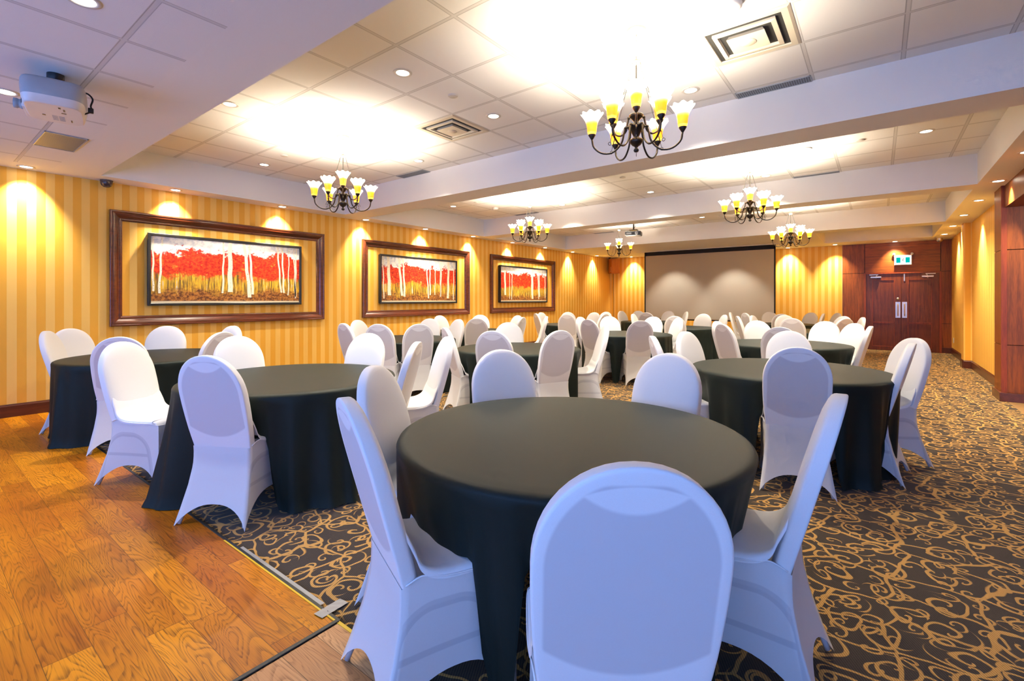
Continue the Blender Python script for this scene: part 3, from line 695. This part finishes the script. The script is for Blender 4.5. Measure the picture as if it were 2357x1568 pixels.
# ------------------------------------------------------------------ projectors, cameras, speaker, screen, sign
t = thing('projector', 'pale grey ceiling projector at upper left with front lens and cables', 'projector', (-4.40, .67, S), math.radians(-13))
m = MB(); m.lathe([(.040, -.055), (.045, -.05), (.045, 0)], 20, capb=True); m.tube([(0, 0, -.05), (0, 0, -.10)], .022); m.box((-.11, -.05, -.115), (.11, .05, -.10), 0, .006); m.make('ceiling_mount', 'black', t)
m = MB(); hw, hl, z0, z1 = .235, .160, -.268, -.105
rows = []
for z, s, b in ((z0, .86, 0), (z0 + .006, .90, 0), (z0 + .05, .97, 0), (z1 - .05, 1.0, 0), (z1 - .012, .985, 0), (z1, .95, 0)):
    row = []
    for k in range(32):
        a = 2*PI*k/32; c, d = math.cos(a), math.sin(a); e = 5.0
        row.append((hw * s * math.copysign(abs(c) ** (2/e), c), hl * (s if abs(c) < 2 else 1) * math.copysign(abs(d) ** (2/e), d), z))
    rows.append(row)
vs = m.grid(rows, 0, True); m.cap(vs[0], 1, True); m.cap(vs[-1], 0)
for f in m.b.faces:
    if f.calc_center_median().z < z0 + .03: f.material_index = 1
m.make('projector_body', ['grey_plastic', 'beige_plastic'], t)
m = MB(); m.box((-.225, -.162, -.252), (.0, -.12, -.118), 0, .006); m.make('front_panel', 'beige_plastic', t)
m = MB()
m.lathe([(.030, 0), (.034, .004), (.034, .02), (.030, .022), (.030, .034), (.033, .036), (.033, .055), (.028, .057), (.026, .045)], 28)
for v in m.b.verts: v.co = Vector((v.co.x, -v.co.z, v.co.y))
ln = m.make('lens_barrel', 'grey_plastic', t, (-.170, -.162, -.190), shade=True)
g = MB().lathe([(0, .046), (.015, .044), (.027, .040)], 20)
for v in g.b.verts: v.co = Vector((v.co.x, -v.co.z, v.co.y))
g.make('lens_glass', 'lens', ln)
m = MB()
for k in range(3): m.box((-.10 + k * .034, -.165, -.228), (-.072 + k * .034, -.1615, -.128))
m.make('exhaust_vent', 'black', t)
m = MB()
for px_, py_, w, h in ((-.05, -.06, .022, .016), (.05, .045, .018, .024), (.105, .05, .022, .009), (.13, .05, .014, .010), (.155, .03, .03, .012), (-.11, .075, .05, .007)): m.box((px_ - w/2, py_ - h/2, z0 - .0012), (px_ + w/2, py_ + h/2, z0 + .001))
m.make('port_marking', 'black', t)
m = MB()
for k in range(9):
    for j in range(2): m.box((-.14 + k * .013, -.02 + j * .034, z0 - .0008), (-.133 + k * .013, .008 + j * .034, z0 + .001))
m.make('printed_notice', 'grey_plastic', t)
m = MB(); m.tube(spline([(.02, .10, -.118), (.05, .155, -.10), (.07, .19, -.138), (.05, .18, -.183), (.04, .185, -.213), (.03, .14, -.245)], 30), .0055); m.box((.025, .165, -.228), (.05, .195, -.193), 0, .005)
m.tube(spline([(-.06, -.02, -.005), (-.12, -.02, -.03), (-.07, 0, -.07), (0, .02, -.09), (.06, .06, -.11)], 24), .005); m.tube(spline([(-.05, 0, -.005), (-.14, .02, -.025), (-.06, .03, -.08), (.03, .05, -.11)], 24), .005)
m.make('cable', 'black', t, shade=True)
m = MB()
for a in ((-.15, -.09), (.15, .09)): m.lathe([(0, .012), (.020, .012), (.022, 0)], 16, (a[0], a[1], z1))
m.make('adjusting_foot', 'grey_plastic', t)

t = thing('projector', 'small black projector hanging on a pole before the screen', 'projector', (-4.64, 10.80, T), .25)
MB().tube([(0, 0, 0), (0, 0, -.25)], .018).make('ceiling_pole', 'bronze', t)
m = MB(); m.box((-.10, -.07, -.268), (.10, .07, -.25), 0, .004)
for a in ((-.14, -.10), (.14, -.10), (-.14, .10), (.14, .10)): m.tube([(a[0]*.5, a[1]*.5, -.255), (a[0], a[1], -.30)], .007)
m.make('mount_bracket', 'bronze', t)
m = MB(); m.box((-.185, -.14, -.40), (.185, .14, -.295), 0, .022); m.make('projector_body', 'black', t, shade=False)
m = MB(); m.lathe([(.0, .0), (.036, .0), (.036, .03), (.028, .03), (.026, .02), (0, .018)], 20)
for v in m.b.verts: v.co = Vector((v.co.x, -v.co.z, v.co.y))
m.make('lens_barrel', 'grey_plastic', t, (.09, -.14, -.35))
m = MB(); m.box((-.15, -.143, -.37), (-.03, -.139, -.33)); m.make('front_vent', 'grey_plastic', t)
MB().tube(spline([(.02, 0, -.06), (.04, .05, -.15), (-.02, .09, -.22), (.05, .14, -.30)], 24), .006).make('cable', 'black', t)

def dome(label, x, y, r, ang, mat):
    t = thing('security_camera', label, 'security camera', (x, y, S + .004), ang)
    MB().lathe([(r * 1.05, 0), (r * 1.08, -.012), (r, -.020)], 28).make('base_ring', mat, t, shade=True)
    m = MB(); m.lathe([(r, -.02), (r * .99, -.02 - r * .4), (r * .85, -.02 - r * .8), (r * .5, -.02 - r * 1.1), (0, -.02 - r * 1.2)], 28); m.make('dome', mat, t, shade=True)
    e = MB(); e.lathe([(0, .0), (r * .34, 0), (r * .36, -.012)], 18)
    for v in e.b.verts: v.co = Vector((v.co.z * -1 + 0, v.co.x, v.co.y))
    e.make('camera_lens', 'dark_glass', t, (r * .80, 0, -.02 - r * .62))
dome('dark brown dome security camera at left wall top beside the soffit', -7.79, 1.66, .062, -.3, 'camera_brown')
dome('silver dome security camera above the right corner of the doors', 1.20, 15.80, .062, -1.9, 'chrome')

t = thing('wall_speaker', 'honey wood loudspeaker box hanging in the far left corner', 'speaker', (-7.60, 15.95, 2.30), math.radians(-45))
m = MB(); m.box((-.19, -.15, 0), (.19, .15, .52), 0, .008); m.make('cabinet', 'speaker', t)
m = MB(); m.box((.192, -.13, .02), (.20, .13, .50), 0, .003); m.make('front_grille', 'speaker', t)
m = MB()
for k in range(4): m.box((.05 + .0, -.154, .06 + k * .045), (.11, -.149, .085 + k * .045))
m.make('badge_plate', 'chrome', t)
MB().tube(spline([(-.02, -.02, .0), (-.03, -.01, -.30), (-.015, -.02, -.6), (.0, -.01, -.9), (.0, -.01, -1.5), (.0, -.0, -2.27)], 40), .007, 6).make('hanging_cable', 'black', t)
d = MB().lathe([(.04, 0), (.042, -.012), (.04, -.03), (.02, -.05), (0, -.052)], 20).make('security_camera', 'dark_glass', None, (-7.70, 15.80, S + .004), shade=True)
tag(d, 'tiny black dome camera above the corner loudspeaker', 'security camera')

SY, SX0, SX1, SB = 14.75, -5.965, -2.235, .715
t = thing('projection_screen', 'large grey pull down projection screen with black border on far wall', 'projection screen', ((SX0 + SX1)/2, SY, SB))
hx = (SX1 - SX0)/2
m = MB(); rows = []
for k in range(41):
    x = -hx + .035 + (2*hx - .07) * k / 40; w = .010 * math.sin(k * .42) + .006 * math.sin(k * .95 + 1)
    rows.append([(x, w * (1 - j / 12) * .8, .05 + (S - SB - .17) * j / 12) for j in range(13)])
m.grid(rows); m.make('screen_surface', 'screen', t)
m = MB(); m.box((-hx, -.004, .04), (-hx + .036, .012, S - SB - .002)); m.box((hx - .036, -.004, .04), (hx, .012, S - SB - .002)); m.box((-hx, -.004, S - SB - .125), (hx, .012, S - SB - .002)); m.make('black_border', 'black_matte', t)
m = MB(); m.tube([(-hx, 0, .025), (hx, 0, .025)], .022, 10); m.make('weight_bar', 'black', t)
m = MB(); m.box((SX0 - .2, SY - .16, S - .012), (SX1 + .12, SY - .05, S + .001), 0); m.box((SX0 - .1, SY + .03, S - .010), (SX1 + .05, SY + .10, S + .001), 0)
tag(m.make('screen_slot_trim', 'paint'), 'long ceiling trim strip above the projection screen', 'ceiling trim')

t = thing('exit_sign', 'green running man exit sign with two lamp heads above the doors', 'exit sign', (.508, YF - .03, 2.39))
MB().box((-.178, -.075, -.128), (.178, -.001, .128), 0, .006).make('housing', 'white_metal', t)
MB().box((-.165, -.078, -.115), (.165, -.0745, .115)).make('light_panel', 'sign_white', t)
m = MB(); m.box((-.138, -.080, -.070), (-.050, -.0775, .070)); m.box((.050, -.080, -.070), (.138, -.0775, .070)); m.make('green_panel', 'sign_green', t)
m = MB()
def limb(a, b, w): m.tube([(a[0], -.0795, a[1]), (b[0], -.0795, b[1])], w, 6)
m.lathe([(0, -.001), (.010, -.001), (.010, .001), (0, .001)], 14, (.012, -.0795, 0))
for v in list(m.b.verts): v.co = Vector((v.co.x, -.0795 + v.co.z, v.co.y + .0795 + .050))
limb((.006, .034), (-.004, -.004), .008); limb((-.004, -.004), (.018, -.022), .006); limb((.018, -.022), (.014, -.050), .005); limb((-.004, -.004), (-.016, -.030), .006); limb((-.016, -.030), (-.040, -.036), .005)
limb((.006, .032), (.026, .012), .005); limb((.026, .012), (.038, .020), .004); limb((.004, .032), (-.018, .022), .005); limb((-.018, .022), (-.024, .004), .004)
m.make('running_man', 'black', t)
for s in (-1, 1):
    q = MB(); q.lathe([(0, .030), (.025, .028), (.032, .010), (.030, -.012), (.020, -.02), (0, -.022)], 18)
    for v in q.b.verts: v.co = Vector((v.co.x, -v.co.z, v.co.y))
    h = q.make('lamp_head', 'white_metal', t, (s * .185, -.05, .158), shade=True)
    MB().tube([(s * -.02, .02, -.03), (0, .01, 0)], .010).make('lamp_neck', 'white_metal', h)
m = MB(); m.box((XR - .022, 9.62, 1.50), (XR - .001, 9.74, 1.72), 0, .004); p = m.make('wall_plate', 'redtrim'); tag(p, 'narrow dark red wall plate beside the wooden pillar', 'wall plate')
m = MB(); m.box((XR - .010, 15.72, .30), (XR - .001, 15.80, .42), 0, .003); p = m.make('wall_outlet', 'white_metal'); tag(p, 'white electrical outlet on the right wall near the far doors', 'outlet')
MB().box((XR - .0125, 15.745, .375), (XR - .0095, 15.775, .405)).make('socket_face', 'sprinkler', p)
q = tape([(XL + .06, 1.30, .004), (XL + .16, 1.18, .02)], .05, 5); tag(q, 'small crumpled tape scrap on the wood floor by the left skirting', 'tape')
# ------------------------------------------------------------------ tables and chairs
TABLES = {'T1':(-1.121,1.888),'T2':(-3.607,1.897),'T3':(-.631,4.703),'T4':(-6.148,1.679),'T5':(-3.531,4.716),'T6':(-5.748,4.788),'T7':(-1.004,7.40),'T8':(-3.518,7.881),'T9':(-3.388,10.388),'T10':(-4.95,12.6),'T11':(-6.2,6.87),'T12':(-5.872,10.046),'T13':(-1.9,13.3),'T14':(-1.166,10.65)}
TN = {'T1':'nearest table','T2':'middle front table','T4':'left front table','T3':'second row right table','T5':'second row middle table','T6':'second row left table','T7':'third row right table','T8':'third row middle table','T11':'third row left table','T9':'fourth row middle table','T12':'fourth row left table','T14':'fourth row right table','T10':'back left table','T13':'back right table'}
TL2 = {'T1':'nearest round table under a black cloth, large in the right foreground','T2':'round black clothed table at the edge of the wooden dance floor, middle front','T4':'round black clothed table on the wood floor below the largest painting','T3':'round black clothed table by the right aisle, just behind the nearest table','T5':'round black clothed table in the middle of the second row','T6':'round black clothed table below the middle painting','T7':'round black clothed table by the right aisle in the third row','T8':'round black clothed table in the middle of the third row','T11':'round black clothed table in the third row near the left wall','T9':'round black clothed table in the middle of the fourth row','T12':'round black clothed table in the fourth row below the farthest painting','T14':'round black clothed table in the fourth row, right of centre','T10':'farthest round black clothed table, before the left half of the screen','T13':'far round black clothed table before the right edge of the screen'}
CH=[('T1',-0.385,0.905,126),('T1',-1.39,0.92,68),('T1',-0.11,1.98,-178),('T1',-1.96,1.44,28),('T1',-1.94,2.41,-33),('T1',-1,2.87,-97),('T2',-3.12,1.12,120),('T2',-4.63,1.08,29),('T2',-4.56,1.88,1),('T2',-3.92,2.81,-71),('T2',-2.83,2.47,-144),('T2',-3,2.97,-120),('T3',-0.44,3.78,102),('T3',-1.6,4.15,30),('T3',-1.56,4.94,-14),('T3',-0.74,5.7,-84),('T3',0.24,5.28,-146),('T3',0.195,4.64,174),('T4',-6.85,0.98,62),('T4',-7.22,1.22,23),('T4',-6.99,2.07,-25),('T4',-6.35,2.57,-77),('T4',-5.25,2.03,-158),('T4',-5.28,1.21,152),('T5',-3.21,3.84,110),('T5',-2.68,4.32,155),('T5',-4,3.93,60),('T5',-4.21,5.39,-45),('T5',-2.68,5.39,-142),('T6',-5.84,3.79,85),('T6',-6.61,4.54,16),('T6',-5.3,3.96,118),('T6',-4.89,4.31,151),('T6',-6.12,5.64,-66),('T6',-5.53,5.73,-103),('T7',-1.64,6.72,47),('T7',-1.93,7.59,-11),('T7',-0.93,6.44,94),('T7',-1.5,8.2,-58),('T7',-0.63,8.57,-108),('T7',-0.26,8.07,-138),('T7',-0.08,7.32,175),('T8',-3.77,6.96,75),('T8',-4.44,7.88,0),('T8',-2.94,7.11,127),('T8',-2.83,8.55,-136),('T8',-4.17,8.54,-45),('T8',-3.4,8.84,-97),('T9',-3.2,9.45,101),('T9',-2.62,10.89,-147),('T9',-3.18,11.34,-102),('T9',-4.42,10.27,7),('T10',-4.75,13.53,-102),('T10',-4.12,13.1,-149),('T10',-4.69,11.7,106),('T10',-5.57,13.3,-48),('T10',-5.87,12.8,-12),('T11',-7.12,6.83,2),('T11',-5.12,7.75,-141),('T11',-5.87,7.82,-109),('T11',-5.23,7.12,-166),('T11',-6.75,7.66,-55),('T11',-5.55,6.2,134),('T12',-5.75,11.59,-95),('T12',-4.92,9.87,170),('T12',-5.78,10.98,-95),('T12',-6.45,10.79,-52),('T12',-5.49,9.14,113),('T12',-6.79,10.05,0),('T12',-6.42,9.28,54),('T13',-1.75,12.38,99),('T13',-2.58,12.69,42),('T13',-3.03,13.19,6),('T13',-2.29,14.19,-66),('T13',-1.34,14.1,-125),('T13',-1.02,13.28,178),('T13',-0.79,13.99,-148),('T14',-0.45,10.03,139),('T14',-0.54,11.39,-130),('T14',-0.23,10.88,-166),('T14',-1.21,9.65,88),('T14',-1.57,11.48,-64),('T14',-2.21,10.2,23),('T14',-2.05,10.78,-8)]
H_SEAT = .486
def cy(z): return -.15 - .27 * (z - .47)
# --- covered chair: local +Y is the way it faces, origin on the floor
def hw(z):
    if z < .79:
        pts = [(.40,.182),(.47,.191),(.55,.201),(.64,.207),(.72,.210),(.79,.210)]
        for (a, p), (b, q) in zip(pts, pts[1:]):
            if z <= b: return p + (q - p) * (z - a) / (b - a)
    return .210 * max(0.0, 1 - ((z - .79)/.240) ** 2.1) ** .5
def back_mesh():
    out = [(-hw(z), z) for z in (.40,.44,.48,.52,.57,.62,.67,.72,.76)]
    for k in range(25):
        a = PI - PI * k / 24; c, s = math.cos(a), math.sin(a)
        out.append((.210 * math.copysign(abs(c) ** (2/2.1), c), .79 + .240 * abs(s) ** (2/2.1)))
    out += [(hw(z), z) for z in (.76,.72,.67,.62,.57,.52,.48,.44,.40)]
    out += [(x, .40) for x in (.12, .04, -.04, -.12)]
    cz = .70
    def ring(k, off): return [(x * k, cy(cz + (z - cz) * k) + off, cz + (z - cz) * k) for x, z in out]
    m = MB()
    rows = [ring(.03, -.027), ring(.4, -.0275), ring(.7, -.0275), ring(.88, -.0272), ring(.965, -.0268), ring(.986, -.0255), ring(.996, -.0225), ring(1, -.018), ring(1, .010), ring(.995, .017), ring(.98, .0225), ring(.94, .028), ring(.82, .036), ring(.6, .040), ring(.3, .042), ring(.03, .042)]
    vs = m.grid(rows, 0, True); m.cap(vs[0], 0, True, True); m.cap(vs[-1], 0, False, True)
    return m
def seat_mesh():
    prof = [(cy(.70) + .028, .70, .17), (cy(.64) + .032, .64, .204), (cy(.58) + .043, .58, .212), (-.118, .535, .216), (-.085, .507, .220), (-.035, .492, .222), (.03, .488, .222), (.11, .488, .223), (.17, .487, .223), (.205, .482, .222), (.228, .470, .220), (.238, .452, .219), (.240, .425, .218), (.238, .39, .217)]
    rows = []
    for y, z, w in [tuple(q) for q in spline(prof, 52)]:
        row = []
        drop = .030 - .020 * min(1.0, max(0.0, (y - .15) / .06))
        for f, d in ((-1, 1.0), (-1, .62), (-.993, .38), (-.978, .22), (-.95, .10), (-.90, .03), (-.8, 0), (-.5, -.1), (-.2, -.13), (.2, -.13), (.5, -.1), (.8, 0), (.90, .03), (.95, .10), (.978, .22), (.993, .38), (1, .62), (1, 1.0)):
            row.append((w * .955 * f, y - (.012 * f * f if y > .19 else 0), z - d * drop))
        rows.append(row)
    m = MB(); m.grid(rows); return m
TOPZ = [(-.1757, .455), (-.15, .475), (-.118, .489), (-.085, .484), (-.035, .474), (.03, .469), (.11, .469), (.17, .468), (.205, .463), (.225, .457), (.24, .452)]
def skirt_mesh():
    m = MB(); N = 17; K = 14
    KN = [(0, .1895, -.1757), (.1, .187, -.1750), (.25, .189, -.179), (.5, .201, -.203), (.78, .218, -.243), (1, .232, -.280)]
    def rear(t):
        for (a, x0, y0), (b, x1, y1) in zip(KN, KN[1:]):
            if t <= b + 1e-9:
                f = (t - a) / (b - a); return (x0 + (x1 - x0) * f, y0 + (y1 - y0) * f, .455 * (1 - t))
        return (.232, -.280, 0.0)
    def front(t): return (.211 + .004 * t - .008 * math.sin(PI * t), .236 - .012 * t, .455 * (1 - t))
    def panel(ca, cb, A, inset, nrm):
        rows = []
        for k in range(K + 1):
            row = []
            for j in range(N):
                u = j / (N - 1); s = math.sin(PI * u)
                arch = A * max(0.0, 1 - abs(2*u - 1) ** 2.4) ** .75
                tb = 1 - arch / .455; t = k / K * tb
                a, b = ca(t), cb(t); p = [a[i] + (b[i] - a[i]) * u for i in range(3)]
                q = inset * s * max(0.0, t - .15) ** .8 * 1.4
                dx = 0.0
                if nrm[0]:          # side panels meet the rim of the seat
                    v = u if nrm[0] < 0 else 1 - u; yt = -.1757 + (.236 + .1757) * v
                    for (ya, za), (yb, zb2) in zip(TOPZ, TOPZ[1:]):
                        if yt <= yb + 1e-6: zt = za + (zb2 - za) * (yt - ya) / (yb - ya); break
                    lin = .455; p[2] += (zt - lin) * (1 - t) ** 2
                    dx = -nrm[0] * .007 * math.sin(PI * v) * (1 - t)
                row.append((p[0] + nrm[0] * q + dx, p[1] + nrm[1] * q, p[2]))
            rows.append(row)
        m.grid(rows)
    neg = lambda f: (lambda t: (-f(t)[0], f(t)[1], f(t)[2]))
    panel(neg(rear), rear, .125, .012, (0, 1)); panel(rear, front, .155, .022, (-1, 0)); panel(front, neg(front), .15, .02, (0, -1)); panel(neg(front), neg(rear), .155, .022, (1, 0))
    return m
def leg_frame(s):
    m = MB(); x = lambda v: s * v
    m.tube(spline([(x(.212), -.258, .012), (x(.186), -.212, .15), (x(.180), -.160, .33), (x(.178), -.125, .375), (x(.178), -.08, .39), (x(.180), .09, .39), (x(.182), .150, .375), (x(.184), .182, .33), (x(.182), .192, .2), (x(.196), .206, .012)], 40), .011, 8)
    m.tube([(x(.172), -.195, .215), (x(.172), .190, .215)], .008, 6); return m
CHAIR = None
def chair(label, x, y, rz):
    global CHAIR
    if CHAIR is not None:
        c = copy_tree(CHAIR); c.location = (x, y, 0); c.rotation_euler = (0, 0, rz); c['label'] = label; return c
    t = thing('banquet_chair', label, 'chair', (x, y, 0), rz, 'banquet chairs in white stretch covers')
    back_mesh().make('backrest', 'cover', t); seat_mesh().make('seat', 'seat', t); skirt_mesh().make('skirt', 'skirt', t, weld=2e-4)
    for s in (-1, 1): leg_frame(s).make('leg_frame', 'frame_grey', t, shade=True)
    m = MB(); pts = [(-0.195, -0.165, 0.466), (-0.203, -0.118, 0.488), (-0.2085, -0.085, 0.483), (-0.2125, -0.035, 0.473), (-0.2145, 0.03, 0.468), (-0.215, 0.11, 0.468), (-0.214, 0.17, 0.467), (-0.2115, 0.205, 0.462), (-0.205, 0.23, 0.456), (-0.15, 0.24, 0.452), (0, 0.243, 0.451), (0.15, 0.24, 0.452), (0.205, 0.23, 0.456), (0.2115, 0.205, 0.462), (0.214, 0.17, 0.467), (0.215, 0.11, 0.468), (0.2145, 0.03, 0.468), (0.2125, -0.035, 0.473), (0.2085, -0.085, 0.483), (0.203, -0.118, 0.488), (0.195, -0.165, 0.466)]
    m.tube(spline(pts, 60), .0028, 6); m.make('seam_piping', 'seat', t, shade=True)
    CHAIR = t; return t
CAMV = math.radians(37.568); RT = Vector((math.cos(CAMV), math.sin(CAMV))); FW = Vector((-math.sin(CAMV), math.cos(CAMV)))
SECT = ['right','far right','far','far left','left','near left','near','near right']
info = []
for tn, tx, ty, a in CH:
    c = TABLES[tn]; v = Vector((tx - c[0], ty - c[1])); ang = math.degrees(math.atan2(v.dot(FW), v.dot(RT))) % 360
    fd = Vector((math.cos(math.radians(a)), math.sin(math.radians(a)))); root = Vector((tx, ty)) + fd * .296
    los = Vector((tx, ty)).normalized(); aw = fd.dot(los)
    view = 'back to camera' if aw > .42 else ('facing camera' if aw < -.42 else 'seen side on')
    px = Vector((tx, ty)).dot(RT) / Vector((tx, ty)).dot(FW)
    info.append([tn, root, math.radians(a) - PI/2, view, SECT[int(((ang + 22.5) % 360) // 45)], px])
cnt = {}
for q in info: cnt.setdefault((q[0], q[4]), []).append(q)
for (tn, s), L in cnt.items():
    L.sort(key=lambda q: q[5])
    for i, q in enumerate(L):
        ex = '' if len(L) == 1 else (', left of two' if i == 0 else ', right of two') if len(L) == 2 else (', leftmost of three', ', middle of three', ', rightmost of three')[i]
        q.append('white covered chair %s, %s side of %s%s' % (q[3], s, TN[tn], ex))
SEATS = {}
for tn, root, rz, view, s, px, lab in info:
    chair(lab, root.x, root.y, rz); SEATS.setdefault(tn, []).append((root, rz))
# --- round tables with floor length cloths that ride up over the chair seats
R0, ZT = .762, .760
def cloth_mesh(tn, seed):
    rnd = random.Random(seed); c = Vector(TABLES[tn]); N = 240
    ph = [rnd.uniform(0, 6.28) for _ in range(6)]; fr = [rnd.choice((12, 14, 16)), rnd.choice((21, 25, 29)), rnd.choice((3, 4, 5))]
    lift = []
    for i in range(N):
        a = 2*PI*i/N; best = 0.0
        for root, rz in SEATS[tn]:
            p = c + Vector((math.cos(a), math.sin(a))) * .775 - root
            x = p.x * math.cos(-rz) - p.y * math.sin(-rz); y = p.x * math.sin(-rz) + p.y * math.cos(-rz)
            f = 1.0 - max(0.0, (abs(x) - .225) / .075)
            if y < -.22 or y > .30: f = 0
            best = max(best, min(1.0, max(0.0, f)))
        lift.append(best * best * (3 - 2 * best))
    near = [max(lift[(i + k) % N] * max(0.0, 1 - abs(k) / 18.0) for k in range(-18, 19)) for i in range(N)]
    m = MB(); rows = []
    def ringrow(r, z): return [(r * math.cos(2*PI*i/N), r * math.sin(2*PI*i/N), z) for i in range(N)]
    for r, z in ((.02, ZT), (.25, ZT), (.5, ZT), (.68, ZT), (.735, ZT), (.752, ZT - .003), (.764, ZT - .010), (.770, ZT - .022)): rows.append(ringrow(r, z))
    K = 16
    for k in range(1, K + 1):
        t = k / K; row = []
        for i in range(N):
            a = 2*PI*i/N; lf = lift[i]; lo = lift[(i - 9) % N]; hi = lift[(i + 9) % N]; nb = near[i] * (1 - lf)
            zb = .012 * (1 - lf) + (.500 - .02 * math.sin(a * 5 + ph[3])) * lf
            z = (ZT - .022) + (zb - ZT + .022) * t
            dep = (ZT - z) / ZT
            f1 = 1 - 2 * abs(math.sin(.5 * (fr[0] * a + ph[0] + .9 * math.sin(2 * a)))) ** .8; f2 = math.sin(fr[1] * a + ph[1] + .9 * math.sin(3 * a))
            fold = (.034 * f1 + .016 * f2) * dep ** .7 * (1 - .6 * lf)
            sw = .030 * math.sin(fr[2] * a + ph[2]) * dep ** 1.5
            r = .770 + .050 * dep * (1 - lf) * (1 - nb) + fold + sw * (1 - lf) * (1 - nb) - .050 * lf * t - .085 * nb * dep
            if tn == 'T2': r += .14 * math.exp(-((math.degrees(a) - 256) / 13) ** 2) * dep ** 1.4 * (1 - lf)
            if t == 1 and lf < .5: r += .012
            row.append((r * math.cos(a), r * math.sin(a), z))
        rows.append(row)
    vs = m.grid(rows, 0, True); m.cap(vs[0], 0, False, True); return m
for i, (tn, (x, y)) in enumerate(TABLES.items()):
    t = thing('banquet_table', TL2[tn], 'table', (x, y, 0), 0, 'round banquet tables in black cloths')
    cloth_mesh(tn, 31 + i).make('tablecloth', 'cloth', t)['label'] = 'floor length black tablecloth'
    MB().lathe([(0, .735), (.750, .735), (.758, .742), (.758, .752), (.750, .757), (0, .757)], 48).make('tabletop', 'ply', t)
    for sx in (-1, 1):
        m = MB(); m.tube(spline([(sx * .42, -.26, .01), (sx * .40, -.25, .60), (sx * .38, -.20, .70), (sx * .38, .20, .70), (sx * .40, .25, .60), (sx * .42, .26, .01)], 30), .013); m.make('folding_leg', 'frame_grey', t)

# ------------------------------------------------------------------ daylight, world, camera
W = bpy.data.worlds.new('World'); SC.world = W; W.use_nodes = True
W.node_tree.nodes['Background'].inputs[0].default_value = (.20, .42, 1.0, 1); W.node_tree.nodes['Background'].inputs[1].default_value = .5
for (a, b), en in zip(WINS, (27, 27, 29, 30, 62)):
    d = bpy.data.lights.new('window_daylight', 'AREA'); d.shape = 'RECTANGLE'; d.size = b - a - .1; d.size_y = 1.7; d.energy = en; d.color = (.20, .40, 1.0)
    o = bpy.data.objects.new('window_daylight', d); COL.objects.link(o); o.location = ((a + b) / 2, YB + .06, 1.45); o.rotation_euler = (math.radians(90), 0, 0)
d = bpy.data.lights.new('foyer_light', 'POINT'); d.energy = 40; d.color = (1, .78, .5); d.shadow_soft_size = .1
o = bpy.data.objects.new('foyer_light', d); COL.objects.link(o); o.location = (2.6, 6.6, 2.5)

cam = bpy.data.cameras.new('camera'); cam.sensor_fit = 'HORIZONTAL'; cam.sensor_width = 36; cam.lens = 1096.63 / 2357 * 36
cam.shift_y = -(784 - 689.85) / 2357; cam.clip_start = .05; cam.clip_end = 100
co = bpy.data.objects.new('camera', cam); COL.objects.link(co); co.location = (0, 0, 1.355); co.rotation_euler = (PI/2, 0, CAMV)
SC.camera = co
SC.view_settings.view_transform = 'Standard'; SC.view_settings.look = 'None'; SC.view_settings.gamma = 1; SC.view_settings.use_curve_mapping = False
SC.view_settings.exposure = 0.88
SC.cycles.max_bounces = 6; SC.cycles.diffuse_bounces = 4; SC.cycles.glossy_bounces = 2; SC.cycles.transmission_bounces = 3; SC.cycles.use_adaptive_sampling = True; SC.cycles.adaptive_threshold = .06; SC.cycles.adaptive_min_samples = 16; SC.cycles.transparent_max_bounces = 8
SC.cycles.use_denoising = True; SC.cycles.sample_clamp_indirect = 6; SC.cycles.caustics_reflective = False; SC.cycles.caustics_refractive = False
SC.cycles.use_light_tree = True
